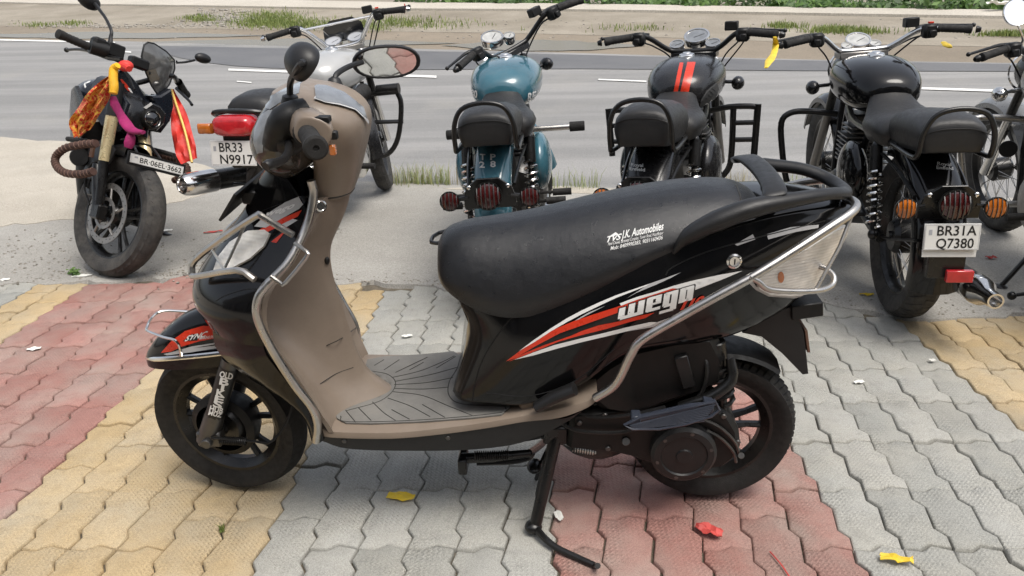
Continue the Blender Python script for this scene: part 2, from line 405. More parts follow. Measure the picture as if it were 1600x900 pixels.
# verge across the road: puddle, mud, banked soil, pale footpath, weeds
VN = np.array([0, 0, 1.])-.10*RNn; VN /= np.linalg.norm(VN); VA = rd(800, 78)
def vg(px, py): return onplane(px, py, rd(px, float(np.interp(px, [p[0] for p in FAR], [p[1] for p in FAR]))), VN)
X9 = [-400, -60, 100, 300, 600, 900, 1250, 1600, 2000]
V1 = [rd(*p)-RNn*.25-np.array([0, 0, .020]) for p in FAR]
V2 = [vg(x, y) for x, y in zip(X9, (36, 40, 42, 45, 49, 54, 66, 74, 82))]
V3 = [vg(x, y) for x, y in zip(X9, (-4, 4, 8, 11, 16, 18, 24, 30, 37))]
V4 = [vg(x, y) for x, y in zip(X9, (-18, -8, -4, -1, 6, 9, 15, 20, 27))]
strip('muddy_roadside', V1, V2, M_MUD, -.004, k=4); strip('verge', V2, V3, M_VERGE, .0, k=4)
back = np.array([0, 0, .0])
strip('footpath', V3, V4, M_PATH, .05, k=4)
kf = MB(); K3 = catmull(V3, 4); kf.rings([[p-np.array([0, 0, .06]) for p in K3], [p+np.array([0, 0, .05]) for p in K3]], cap=False, loop=False)
make('footpath_kerb', kf, M_PATH, flip=False)['kind'] = 'structure'
V5 = [p+RNn*25+np.array([0, 0, .4]) for p in V4]
strip('far_ground', V4, V5, M_VERGE, .02, k=4)
for px0, px1, a, b in ((-80, 420, 50, 62), (180, 720, 60, 76), (690, 1010, 62, 82)):
    A = [vg(px0+(px1-px0)*q/14, b-(b-a)*.5+ (b-a)*.5*math.sin(math.pi*q/14)*r2.uniform(.7, 1)) for q in range(15)]
    B = [vg(px0+(px1-px0)*q/14, b-(b-a)*.5-(b-a)*.5*math.sin(math.pi*q/14)*r2.uniform(.6, 1)) for q in range(15)]
    strip('puddle', A, B, M_WATER, .012)
# loose stones along the crumbled edge and on the verge
def stones(name, pts, m):
    mb = MB()
    for p, s in pts:
        bm = bmesh.new(); bmesh.ops.create_icosphere(bm, subdivisions=1, radius=s)
        for v in bm.verts: v.co *= r2.uniform(.65, 1.25); v.co.z *= .6
        bmesh.ops.transform(bm, matrix=Matrix.Translation(p)@Matrix.Rotation(r2.uniform(0, 6.3), 4, 'Z'), verts=bm.verts); mb.bm(bm)
    return tag(make(name, mb, m, ang=20), kind='stuff')
pts = []
for k in range(900):
    x = r2.uniform(-3.2, 2.9); w = .10 if x > -1.9 and x < 1.3 else .2
    y = edge_y(x)+.03+abs(r2.gauss(0, w*.5)); pts.append(((x, y, .004), r2.choice((.002, .003, .004, .005, .007))))
for k in range(500):
    x = r2.gauss(-2.7, .55); y = r2.gauss(3.75, .28)
    if y > edge_y(x)+.05: pts.append(((x, y, .005), r2.choice((.003, .004, .006, .008))))
for k in range(260):
    t = r2.random(); x = -1.72+.6*t+r2.gauss(0, .05); y = 3.42+.75*t+r2.gauss(0, .07); pts.append(((x, y, .005), r2.choice((.004, .006, .009))))
stones('crumbled_stones', pts, M_STONE)
pts = [(vg(r2.gauss(345, 26), r2.gauss(28, 7)), r2.choice((.03, .05, .08))) for k in range(260)]
pts += [(vg(r2.uniform(60, 330), r2.gauss(41, 2.)), r2.choice((.02, .03, .05))) for k in range(260)]
pts += [(vg(r2.uniform(-60, 1650), r2.uniform(30, 60)), r2.choice((.015, .02, .03))) for k in range(250)]
stones('verge_rubble', pts, M_STONE)

# ------------------------------------------------------------------ grass and weeds
def leaf_mat(name, c0, c1):
    m, t, b, nn, L = nodes(name); ge = N(t, 'ShaderNodeNewGeometry')
    L.new(mixc(t, ge.outputs['Random Per Island'], c0, c1), b.inputs['Base Color']); b.inputs['Roughness'].default_value = .55
    tr = N(t, 'ShaderNodeBsdfTranslucent'); L.new(mixc(t, ge.outputs['Random Per Island'], c0, c1), tr.inputs[0])
    mx = N(t, 'ShaderNodeMixShader'); mx.inputs[0].default_value = .3; out = nn['Material Output']
    L.new(b.outputs[0], mx.inputs[1]); L.new(tr.outputs[0], mx.inputs[2]); L.new(mx.outputs[0], out.inputs[0]); return m
M_GRASS = leaf_mat('grass_blades', (.10, .16, .03), (.27, .30, .09)); M_DRY = leaf_mat('dry_grass', (.30, .27, .14), (.45, .38, .22))
M_LEAF = leaf_mat('weed_leaves', (.05, .11, .022), (.15, .26, .06)); M_LEAFD = leaf_mat('dark_weed_leaves', (.04, .085, .025), (.10, .17, .05))
def blades(name, pts, m, h, w):
    V = []; F = []
    for p in pts:
        p = np.asarray(p, float); a = r2.uniform(0, 6.283); hh = h*r2.uniform(.35, 1.15); l = r2.uniform(.1, .6)*hh; d = np.array([math.cos(a), math.sin(a), 0]); s_ = np.array([-d[1], d[0], 0])*w*r2.uniform(.6, 1.2)
        o = len(V); q = p+d*l*.35+np.array([0, 0, hh*.6]); e = p+d*l+np.array([0, 0, hh*r2.uniform(.8, 1.)])
        V += [p-s_, p+s_, q-s_*.7, q+s_*.7, e]; F += [(o, o+1, o+3, o+2), (o+2, o+3, o+4)]
    mb = MB(); mb.add(V, F); return tag(make(name, mb, m, flip=False), kind='stuff')
gp = []
def clump(cx, cy, sx, sy, n):
    for k in range(n): gp.append((r2.gauss(cx, sx), r2.gauss(cy, sy), 0.))
for px0, px1, py, n in ((612, 705, 287, 210), (640, 700, 285, 60), (855, 935, 295, 90), (1225, 1260, 302, 50)):
    for k in range(n):
        q = gnd(r2.uniform(px0, px1), py+r2.gauss(0, 2.2)); gp.append((q[0], q[1], 0.))
M_PALE = leaf_mat('pale_grass_blades', (.17, .23, .06), (.38, .40, .17)); blades('roadside_grass', gp, M_PALE, .15, .0022)
dg = [tuple(gnd(r2.gauss(1140, 22), 297+r2.gauss(0, 3))) for k in range(110)]+[tuple(gnd(r2.uniform(600, 720), 287+r2.gauss(0, 2))) for k in range(110)]
blades('dry_stalks', dg, M_DRY, .17, .0018)
vp = []
for px, py, sx, sy, n in ((315, 30, 12, 2.5, 260), (425, 30, 26, 6, 900), (415, 38, 30, 3, 500), (560, 44, 30, 3, 260), (620, 36, 46, 4, 420), (1300, 49, 22, 2.2, 330), (1345, 52, 20, 2, 200), (1225, 42, 9, 2, 160), (690, 40, 30, 3, 90), (980, 46, 40, 2, 60), (1580, 63, 20, 2.5, 320), (60, 40, 15, 2, 90), (115, 38, 10, 2, 110), (480, 40, 30, 4, 400)):
    for k in range(n): vp.append(vg(r2.gauss(px, sx), min(56, r2.gauss(py, sy))))
vp = [p+RNn*r2.gauss(0, .12)+RT*r2.gauss(0, .12) for p in vp for q in range(2)]
blades('verge_grass', vp, M_GRASS, .11, .009)
def leaves(name, pts, m, s0, s1):
    V = []; F = []
    for p in pts:
        s_ = r2.uniform(s0, s1); n = Vector((r2.gauss(0, .6), r2.gauss(-.4, .6), r2.uniform(.3, 1))).normalized(); u = n.orthogonal().normalized(); u.rotate(Matrix.Rotation(r2.uniform(0, 6.28), 3, n)); w = n.cross(u); p = Vector(p); o = len(V)
        V += [p-u*s_, p+w*s_*.45-u*.2*s_, p+u*s_+n*s_*.2, p-w*s_*.45-u*.2*s_]; F.append((o, o+1, o+2, o+3))
    mb = MB(); mb.add([tuple(v) for v in V], F); return tag(make(name, mb, m, flip=False), kind='stuff')
L1, L2 = [], []
K4 = catmull(V4, 6)
for k in range(15000):
    q = r2.random(); i = int(q*(len(K4)-1)); p = K4[i]+(K4[i+1]-K4[i])*r2.random()
    d = abs(r2.gauss(0, 1.3)); pxs = 800+CAM_F*float((p-CO)@CR)/float((p-CO)@CF)
    if pxs < 610: continue
    hgt = (.25+.5*d)*(0.6+.5*math.sin(p[0]*1.7)+.35*math.sin(p[0]*4.1+1))
    q3 = p+RNn*(d+.1+.25*math.sin(p[0]*3))+np.array([0, 0, r2.uniform(0, max(.12, hgt))])
    (L1 if r2.random() < .5+.35*math.sin(p[0]*2.3) else L2).append(q3)
leaves('weed_bank', L1, M_LEAF, .05, .13); leaves('weed_undergrowth', L2, M_LEAFD, .05, .13)
# ------------------------------------------------------------------ lettering and flat print laid onto a surface
def text_mesh(s, bold=.0, shear=0.):
    cu = bpy.data.curves.new('lettering', 'FONT'); cu.body = s; cu.offset = bold; cu.shear = shear; cu.resolution_u = 3; cu.fill_mode = 'FRONT'
    o = bpy.data.objects.new('lettering', cu); COL.objects.link(o); bpy.context.view_layer.update()
    me = bpy.data.meshes.new_from_object(o.evaluated_get(bpy.context.evaluated_depsgraph_get())); V = [tuple(v.co[:2]) for v in me.vertices]; F = [tuple(p.vertices) for p in me.polygons]
    bpy.data.objects.remove(o); bpy.data.curves.remove(cu); bpy.data.meshes.remove(me)
    x0 = min(v[0] for v in V); x1 = max(v[0] for v in V); y0 = min(v[1] for v in V) if False else 0.
    return [((v[0]-x0)/(x1-x0), v[1]/.69) for v in V], F          # width 1, capital height 1
def letters(mb, s, org, ux, uy, nrm=None, lift=.0, bold=.0, shear=0.):       # lettering on a flat board: org lower left corner, ux whole width, uy capital height
    V, F = text_mesh(s, bold, shear); org = np.asarray(org, float); ux = np.asarray(ux, float); uy = np.asarray(uy, float)
    n = np.cross(ux, uy) if nrm is None else np.asarray(nrm, float); n = n/np.linalg.norm(n)
    return mb.add([org+ux*a+uy*b+n*lift for a, b in V], F)
class Skin:                                     # lays flat print onto meshes of a vehicle along lines of sight
    def __init__(s, fr, objs): s.fr = fr; s.t = [bvh(o) for o in objs]
    def hit(s, px, py, off=.0):
        o, d = s.fr.ray(px, py); o = Vector(o); d = Vector(d).normalized(); best = None
        for t in s.t:
            h = t.ray_cast(o, d)
            if h[0] is not None and (best is None or h[3] < best[3]): best = h
        if best is None: return None
        n = best[1]; n = -n if n.dot(d) > 0 else n
        return best[0]+n*off
    def lay(s, name, polys, m, parent, off=.0012, maxe=7., thick=0., faces=None):
        bm = bmesh.new()
        for P in polys:
            if faces is None:
                bm.faces.new([bm.verts.new((p[0], p[1], 0)) for p in P])
            else:
                vs = [bm.verts.new((p[0], p[1], 0)) for p in P[0]]
                for f in P[1]:
                    try: bm.faces.new([vs[i] for i in f])
                    except ValueError: pass
        bmesh.ops.triangulate(bm, faces=bm.faces)
        for it in range(5):
            e = [e for e in bm.edges if e.calc_length() > maxe]
            if not e: break
            bmesh.ops.subdivide_edges(bm, edges=e, cuts=1); bmesh.ops.triangulate(bm, faces=[f for f in bm.faces if len(f.verts) > 3])
        dead = []
        for v in bm.verts:
            h = s.hit(v.co.x, v.co.y, off)
            if h is None: dead.append(v)
            else: v.co = h
        bmesh.ops.delete(bm, geom=dead, context='VERTS')
        bmesh.ops.recalc_face_normals(bm, faces=bm.faces)
        o0 = Vector(s.fr.ray(800, 450)[0])
        for f in bm.faces:
            if f.normal.dot(o0-f.calc_center_median()) < 0: f.normal_flip()
        if thick:
            r = bmesh.ops.extrude_face_region(bm, geom=bm.faces[:]); vs = [g for g in r['geom'] if isinstance(g, bmesh.types.BMVert)]
            bm.normal_update()
            for v in vs: v.co += v.normal*thick
        mb = MB(); mb.bm(bm); return make(name, mb, m, parent, flip=bool(thick), ang=30)
    def text(s, name, str_, org, ux, uy, m, parent, off=.0015, bold=0., shear=0.):
        V, F = text_mesh(str_, bold, shear)
        return s.lay(name, [([(org[0]+ux[0]*a+uy[0]*b, org[1]+ux[1]*a+uy[1]*b) for a, b in V], F)], m, parent, off, 6., 0., True)
# ------------------------------------------------------------------ vehicle materials
GLOSS = mat('black_gloss_paint', (.004, .004, .0045), .10, dust=.05, dustcol=(.07, .06, .05), coat=.15, spec=.3)
PLAST = mat('black_plastic', (.010, .010, .0105), .42, dust=.10, dustcol=(.06, .055, .05), grain=.15, spec=.4)
PLASTD = mat('deep_black_plastic', (.005, .005, .005), .5, dust=.06, dustcol=(.05, .042, .035), spec=.35)
VINYL = mat('black_seat_vinyl', (.008, .0085, .010), .31, dust=.10, dustcol=(.05, .048, .046), grain=.35, gs=900., spec=.5, wr=.4)
TAN = mat('tan_plastic', (.20, .158, .122), .40, dust=.35, dustcol=(.27, .225, .18), grain=.06, var=.06)
CHROME = mat('chrome', (.72, .71, .69), .13, 1., dust=.12, dustcol=(.35, .32, .28))
STEEL = mat('brushed_steel', (.50, .485, .46), .30, 1., dust=.35, dustcol=(.30, .27, .23))
DSTEEL = mat('dark_steel', (.10, .10, .10), .38, .8, dust=.3, dustcol=(.20, .18, .15))
ALLOY = mat('grey_engine_alloy', (.30, .29, .275), .42, .75, dust=.5, dustcol=(.30, .27, .23), grain=.3)
COWL = mat('dark_glossy_brown', (.035, .029, .024), .12, dust=.1, dustcol=(.12, .10, .08), coat=.6); RUBBER = mat('tyre_rubber', (.010, .0095, .009), .8, dust=.15, dustcol=(.05, .044, .036), grain=.5)
RUBBERD = mat('dusty_tyre_rubber', (.030, .029, .028), .85, dust=.6, dustcol=(.12, .11, .095), grain=.5)
BLKMET = mat('black_painted_metal', (.006, .006, .006), .30, .0, dust=.12, dustcol=(.06, .053, .045), coat=.1, spec=.4)
MATRUB = mat('grey_floor_mat', (.155, .15, .138), .72, dust=.45, dustcol=(.23, .215, .19), grain=.3)
GROOVE = mat('groove_dark', (.03, .028, .025), .9)
RED = mat('red_print', (.56, .035, .012), .3, var=.05); WHITEP = mat('white_print', (.72, .72, .70), .35, var=.04); SILVERP = mat('silver_print', (.42, .42, .42), .35)
DRED = mat('dark_red_print', (.10, .008, .008), .3)
BLACKP = mat('black_print', (.008, .008, .008), .4)
WHITEPL = mat('plate_white', (.68, .68, .65), .4, dust=.2, var=.03); GREYPR = mat('grey_print', (.35, .36, .38), .5)
MIRROR = mat('mirror_glass', (.82, .83, .84), .015, 1., var=.0, rv=0.)
def lens(name, col, rough=.12, clear=.0, rib=0.):
    m, t, b, nn, L = nodes(name); b.inputs['Base Color'].default_value = (*col, 1); b.inputs['Roughness'].default_value = rough; b.inputs['Coat Weight'].default_value = .8; b.inputs['Coat Roughness'].default_value = .04
    b.inputs['Transmission Weight'].default_value = clear; b.inputs['IOR'].default_value = 1.45
    L.new(mixc(t, ramp(t, noise(t, 26., 3.), g3(0), g3(1), .3, .7), tuple(x*.75 for x in col), tuple(min(1, x*1.2) for x in col)), b.inputs['Base Color'])
    if rib:
        tc = t.nodes['TC']; w = N(t, 'ShaderNodeTexWave'); w.inputs['Scale'].default_value = rib; w.bands_direction = 'Z'; L.new(tc.outputs['Object'], w.inputs['Vector']); bump(t, w.outputs['Fac'], .18, .003, b)
    return m
L_CLEAR = lens('clear_lamp_lens', (.76, .74, .69), .08, .12, 40.); L_RED = lens('red_lens', (.42, .015, .02), .15); L_DRED = lens('smoked_red_lens', (.06, .006, .006), .2); L_AMB = lens('amber_lens', (.48, .13, .012), .15)
L_GREYL = lens('grey_dial_lens', (.17, .18, .19), .12); L_SMOKE = lens('smoked_screen', (.09, .09, .088), .06); L_DARKG = lens('dark_glass', (.012, .013, .015), .05); L_WHITE = lens('white_dial', (.42, .42, .40), .2)
RUST = mat('rusty_brown', (.13, .06, .035), .8, dust=.4, dustcol=(.2, .15, .11))
YELP = mat('yellow_plastic_film', (.68, .48, .03), .6, var=.15); REDP = mat('red_plastic_film', (.48, .06, .05), .65, var=.2); WHP = mat('white_paper', (.7, .69, .64), .7)

# ------------------------------------------------------------------ wheels (axle along ax, in the plane of the vehicle)
def ringpt(c, r, t, F): return c+F[0]*(r*math.cos(t))+F[2]*(r*math.sin(t))
def wheel(root, c, F, R, tw, rim_r, rubber, style='alloy', rimmat=None, lugs=46, n=56, hub=.05, hw=.05, spokes=5, lug_h=.004, spm=None, side=1):
    # F rows: forward, axle, up
    c = np.asarray(c, float); F = np.asarray(F, float); rimmat = rimmat or BLKMET; h = tw/2
    mb = MB(); q = h*.62
    mb.lathe([(rim_r+.003, -q), (rim_r-.008, -q), (rim_r-.014, -q*.75), (rim_r-.026, -q*.3), (rim_r-.026, q*.3), (rim_r-.014, q*.75), (rim_r-.008, q), (rim_r+.003, q)], c, F[1], n)
    wh = make('wheel', mb, rimmat, root, ang=40)          # the rim; tyre, spokes and hub hang on it
    prof = [(rim_r, -h*.62), (rim_r+.012, -h*.74), (rim_r+(R-rim_r)*.45, -h), (rim_r+(R-rim_r)*.72, -h*.97), (R-.016, -h*.72), (R-.004, -h*.36), (R, 0), (R-.004, h*.36), (R-.016, h*.72), (rim_r+(R-rim_r)*.72, h*.97), (rim_r+(R-rim_r)*.45, h), (rim_r+.012, h*.74), (rim_r, h*.62)]
    mb = MB(); mb.lathe(prof, c, F[1], n)
    ty = make('tyre', mb, rubber, wh, ang=50)
    if lugs:
        mb = MB()
        for k in range(lugs):
            t0 = 2*math.pi*k/lugs
            for sg in (-1, 1):
                tt = t0+(sg > 0)*math.pi/lugs; dt = 2*math.pi/lugs*.36; V = []
                for (w0, tq) in ((.06, 0.), (.62, .55), (.86, .8)):
                    for e in (-1, 1):
                        for r_ in (-.004, lug_h):
                            w_ = w0*h*sg; rr_ = R-.002 if w0 < .3 else (R-.0105 if w0 < .7 else R-.024)
                            a = tt+tq*2*math.pi/lugs+e*dt*(1 if w0 > .1 else .5); V.append(ringpt(c, rr_+r_, a, F)+F[1]*w_)
                # order per station: (e-,low),(e-,hi),(e+,low),(e+,hi)
                Fs = []
                for s_ in (0, 4): Fs += [(s_+1, s_+3, s_+7, s_+5), (s_, s_+1, s_+5, s_+4), (s_+2, s_+6, s_+7, s_+3)]
                Fs += [(0, 2, 3, 1), (8, 9, 11, 10)]
                mb.add(V, Fs)
        make('tread', mb, rubber, wh, ang=20)['kind'] = 'stuff'
    if style == 'alloy':
        mb = MB()
        for k in range(spokes):
            t = 2*math.pi*(k+.18)/spokes
            for e in (-1, 1):
                d0 = ringpt(np.zeros(3), 1., t, F); d1 = ringpt(np.zeros(3), 1., t+math.pi/2, F)
                a = c+d0*hub*.8+d1*e*.014; b_ = c+d0*(rim_r-.018)+d1*e*.030
                mb.tube([a, (a+b_)/2+d1*e*-.003, b_], [.013, .010, .011], 6, 1, flat=.8)
        make('spokes', mb, rimmat, wh, ang=50)
    else:
        mb = MB()
        for k in range(36):
            t = 2*math.pi*k/36; t2 = t+(.42 if k % 2 else -.42); sg = 1 if (k//2) % 2 else -1
            mb.tube([ringpt(c, hub*.8, t, F)+F[1]*sg*hw*.7, ringpt(c, rim_r-.02, t2*.0+t+(.28 if k % 2 else -.28), F)], .0018, 4)
        make('spokes', mb, spm or STEEL, wh)
    mb = MB(); mb.lathe([(.0, -hw-.01), (.018, -hw-.01), (.02, -hw), (hub*.8, -hw), (hub, -hw*.7), (hub, hw*.7), (hub*.8, hw), (.02, hw), (.018, hw+.01), (0, hw+.01)], c, F[1], 24)
    make('hub', mb, spm or rimmat, wh, ang=30)
    return wh
def disc_brake(wh, c, F, off, r, m):
    mb = MB(); c = np.asarray(c, float)+np.asarray(F[1])*off
    mb.lathe([(r-.028, -.002), (r, -.002), (r, .002), (r-.028, .002), (r-.028, -.002)], c, F[1], 40)
    for k in range(5):
        t = 2*math.pi*k/5; mb.tube([ringpt(c, .04, t, F), ringpt(c, r-.026, t+.35, F)], .006, 6)
    o = make('brake_disc', mb, m, wh, ang=40)
    hb = MB()
    for k in range(30):
        t = 2*math.pi*k/30; q = ringpt(c, r-.014+.006*((k % 3)-1), t, F); a = np.asarray(F[1])*.0026*(1 if off > 0 else -1)*1.
        hb.lathe([(0, 0), (.0035, 0)], q+np.asarray(F[1])*.0026, F[1], 8); hb.lathe([(0, 0), (.0035, 0)], q-np.asarray(F[1])*.0026, F[1], 8)
    make('drillings', hb, BLACKP, wh, flip=False)['kind'] = 'stuff'
# ------------------------------------------------------------------ the scooter in front (local x to the rear, y to its right side, z up)
def scooter():
    yaw, lean = -.033, math.radians(4); c, s_ = math.cos(lean), math.sin(lean)
    X = np.array([math.cos(yaw), math.sin(yaw), 0]); Y0 = np.array([-math.sin(yaw), math.cos(yaw), 0]); Z0 = np.array([0, 0, 1.])
    fr = Frame([-.168, 1.743, 0], [X, Y0*c+Z0*s_, Z0*c-Y0*s_]); S = fr.S
    def G(px, py, z=0): return fr.M@(gnd(px, py, z)-fr.o)
    def SP(*P): return [S(*p) for p in P]
    rt = thing('scooter', 'black scooter with tan leg shield and red white side stripes on the coloured paving', 'scooter', fr.matrix())
    def mk(name, mb, m, par=None, ang=38.): return make(name, mb, m, par or rt, ang)
    FI = np.eye(3)
    # wheels
    st = math.radians(-9); FS = np.array([[-math.cos(st), -math.sin(st), 0], [math.sin(st), -math.cos(st), 0], [0, 0, 1.]])
    cf = np.array([-.618, 0, .213]); cr = np.array([.624, 0, .213])
    wf = wheel(rt, cf, FS, .211, .086, .150, RUBBER, 'alloy', BLKMET, lugs=0, hub=.062, hw=.05)
    wr = wheel(rt, cr, FI, .210, .092, .150, RUBBER, 'alloy', BLKMET, lugs=64, hub=.06, hw=.05, lug_h=.004)
    mb = MB(); mb.lathe([(0, .045), (.05, .045), (.078, .035), (.088, .01), (.088, -.02), (.07, -.03)], cf-FS[1]*-.02, -FS[1], 32); mk('brake_drum', mb, PLASTD, wf)
    # front fork: slider, dust boot, sticker, brake spring
    a = S(362, 560, .085); b = S(324, 688, .085)
    mb = MB(); mb.tube([a, a+(b-a)*.62, a+(b-a)*.70, b], [.023, .023, .025, .027], 14)
    mb.box(b+np.array([.012, .0, .012]), (.062, .035, .045), b=.3); mb.cyl(b+[0.012, -.035, .012], b+[.012, .02, .012], .013, 10)
    fk = mk('front_fork', mb, DSTEEL)
    mb = MB(); mb.tube([a+(b-a)*.10+[0, .17, 0], b+[0, .17, 0]], [.019, .024], 12); mk('front_fork', mb, DSTEEL)
    sk_ = Skin(fr, [fk])
    mb = MB(); mb.tube([a+(b-a)*.08, a+(b-a)*.68], .0238, 16, cap=False); mk('fork_sticker', mb, BLACKP, fk)
    sk_ = Skin(fr, [bpy.data.objects[fk.children[0].name]])
    def fkp(t, w): q = (361-37*t, 562+126*t); return (q[0]+w*.98, q[1]+w*.25)
    tl = MB()
    for txt, t, h in (('OLD', .20, 9), ('B', .285, 10), ('I', .35, 9), ('K', .425, 10), ('E', .495, 9), ('S', .56, 9), ('HUB', .62, 8), ('MUZ', .67, 6)):
        wpx = 20 if len(txt) > 1 else (14 if txt != 'I' else 5); p = fkp(t+.03, -wpx/2)
        sk_.text('sticker_lettering', txt, p, (wpx, wpx*.22), (2, -h), WHITEP, fk, .0008, .035)
    mb = MB(); mb.coil(S(345, 688, .10), S(385, 690, .10), .009, .0022, 14); mb.tube(SP((330, 684, .11), (400, 690, .10), (420, 692, .10), (437, 676, .09), (452, 650, .08), (462, 610, .06)), .0035, 6, 4); mk('brake_cable', mb, PLASTD)
    # front mudguard
    mb = MB(); Rr = []
    for x, zt, zb, w in ((-.802, .405, .388, .012), (-.785, .43, .386, .034), (-.75, .468, .39, .052), (-.70, .508, .396, .064), (-.65, .532, .402, .069), (-.58, .55, .41, .07), (-.52, .552, .418, .068), (-.45, .53, .40, .064)):
        o_ = [np.array([x, w*math.copysign(abs(math.cos(t))**.75, math.cos(t)), zb+(zt-zb)*math.sin(t)**.8]) for t in np.linspace(0, math.pi, 15)]
        i_ = [np.array([x+.003, p[1]*.93, zb+(p[2]-zb)*.95]) for p in o_]
        Rr.append(o_+i_[::-1])
    loft(mb, Rr, 3); mg = mk('front_mudguard', mb, GLOSS, ang=50)
    mk_s = Skin(fr, [mg])
    mk_s.lay('mudguard_stripe', [[(252, 551), (268, 533), (290, 517), (318, 509), (342, 510), (344, 527), (312, 533), (285, 541), (268, 549)]], RED, mg)
    mk_s.lay('mudguard_stripe', [[(256, 553), (290, 545), (344, 539), (345, 543), (300, 550), (262, 555)], [(275, 548), (300, 541), (345, 534), (345, 536), (300, 544)]], SILVERP, mg)
    mk_s.lay('mudguard_stripe', [[(286, 533), (300, 522), (312, 521), (309, 532)]], BLACKP, mg, .0016)
    mk_s.text('mudguard_lettering', 'SYNC', (289, 533), (34, -8), (3, -8), WHITEP, mg, .0022, .03, .3); mk_s.text('mudguard_lettering', 'BRAKING SYSTEM', (312, 530), (30, -3), (1, -4), WHITEP, mg, .0022, .02)
    mb = MB(); mb.tube(SP((347, 552, .078), (300, 557, .077), (250, 561, .055), (232, 560, .02), (232, 559, -.02), (240, 551, -.055), (265, 545, -.077)), .0062, 8, 4)
    mb.tube(SP((283, 556, .077), (280, 540, .079), (272, 531, .075), (256, 527, .06), (232, 518, .025), (229, 513, .0), (237, 497, -.03), (254, 486, -.06), (294, 487, -.07)), .0035, 8, 3)
    mk('mudguard_guard', mb, CHROME)
    # leg shield (tan, facing the rider): a spine down the middle and wings out to the edges
    LS = [(.835, -.232, -.285, .070, .050), (.80, -.243, -.300, .088, .052), (.76, -.262, -.322, .108, .05), (.70, -.293, -.366, .150, .048), (.64, -.299, -.402, .186, .046), (.56, -.288, -.402, .198, .048), (.47, -.272, -.36, .200, .052), (.40, -.256, -.332, .196, .058), (.355, -.235, -.318, .19, .066), (.325, -.205, -.306, .186, .074), (.302, -.178, -.298, .184, .084)]
    LSz = catmull([np.array(r) for r in LS], 4); ys = np.linspace(-1, 1, 41)
    def lsx(r, y): 
        w = r[3]; q = math.exp(-(y*w/r[4])**2*1.1); e = math.exp(-(w/r[4])**2*1.1); return r[2]+(r[1]-r[2])*(q-e)/(1-e)+.012*(abs(y)**10)-.05*math.sin(math.pi*min(1, abs(y)))**2*math.exp(-((r[0]-.53)/.13)**2)
    A = [[np.array([lsx(r, y), y*r[3], r[0]]) for y in ys] for r in LSz]
    B = [[p+np.array([-.012, 0, 0]) for p in row] for row in A]
    mb = MB(); mb.rings([a_+b_[::-1] for a_, b_ in zip(A, B)]); ls = mk('leg_shield', mb, TAN, ang=45)
    lsk = Skin(fr, [ls])
    mb = MB(); mb.tube([lsk.hit(*p, .0005) for p in ((510, 540), (535, 528), (556, 512), (562, 509)) if lsk.hit(*p)], .0012, 5, 3); mb.tube([lsk.hit(*p, .0004) for p in ((500, 600), (525, 584), (552, 574)) if lsk.hit(*p)], .001, 5, 3); mk('panel_seam', mb, GROOVE, ls)
    mb = MB(); q = lsk.hit(511, 407, .0); mb.ell(q, (.006, .008, .010)); mk('bag_hook', mb, PLASTD, ls)
    mb = MB(); mb.rings([sup((-.270, 0, z), .049, .045, 2.6, 28, u=(0, 1, 0), w=(1, 0, .12)) for z in (.829, .832)]); mk('neck_seam', mb, GROOVE, ls)
    q = lsk.hit(501, 322, .0)
    if q is not None: mb = MB(); mb.lathe([(.013, -.004), (.013, .003), (.010, .005), (.009, .002), (0, .002)], np.array(q), (.6, -.75, .2), 18); mk('ignition_lock', mb, CHROME, ls)
    # front apron (black): from the edges round to the nose
    AP = [(.905, -.385, -.400, .05), (.87, -.345, -.432, .07), (.80, -.312, -.478, .088), (.74, -.345, -.53, .12), (.68, -.388, -.585, .165), (.63, -.416, -.622, .19), (.585, -.42, -.632, .197), (.54, -.413, -.606, .199)]
    APz = catmull([np.array(r) for r in AP], 4)
    def apx(r, y): return r[2]+(r[1]-.006-r[2])*(1-(1-abs(y)**2.)**.62)
    A = [[np.array([apx(r, y), y*r[3], r[0]]) for y in np.linspace(-1, 1, 45)] for r in APz]
    B = [[p+np.array([.010, 0, 0]) for p in row] for row in A]
    mb = MB(); mb.rings([a_+b_[::-1] for a_, b_ in zip(A, B)]); ap = mk('front_apron', mb, GLOSS, ang=40)
    # lower side fairings behind the front wheel
    for sg in (1, -1):
        Fa = SP((332, 515, .125), (336, 540, .13), (352, 562, .14), (392, 593, .16), (440, 622, .178), (474, 652, .186), (487, 690, .19))
        Re = [np.array([-.412, -.199, .545]), np.array([-.406, -.203, .52]), np.array([-.392, -.205, .495]), np.array([-.362, -.204, .44]), np.array([-.338, -.20, .40]), np.array([-.318, -.194, .35]), np.array([-.31, -.19, .285])]
        Fa = catmull(Fa, 3); Re = catmull(Re, 3); R_ = []
        for p, q in zip(Fa, Re):
            m_ = (p+q)/2+np.array([0, -.014, 0]); P = catmull([p, m_, q], 4); R_.append(P+[e+np.array([0, .009, 0]) for e in P[::-1]])
        mb = MB(); mb.rings(R_)
        if sg < 0: mb.v = [(p[0], -p[1], p[2]) for p in mb.v]
        mk('side_fairing', mb, PLAST if False else GLOSS)
    nose = MB()     # underside of the nose, in front of the fork
    loft(nose, [sup(S(330, 505, .0)+[0.05, 0, 0], .10, .03, 2.5, 18, u=(0, 1, 0), w=(.3, 0, 1)), sup((-.52, 0, .50), .12, .05, 2.5, 18), sup((-.45, 0, .47), .14, .05, 2.5, 18)], 3); mk('nose_underside', nose, PLASTD)
    aps = Skin(fr, [ap])
    hl = aps.lay('position_lamp', [[(337, 424), (345, 402), (362, 380), (390, 362), (416, 360), (424, 366), (414, 386), (392, 406), (366, 420)]], L_CLEAR, ap, .001, 7, .006)
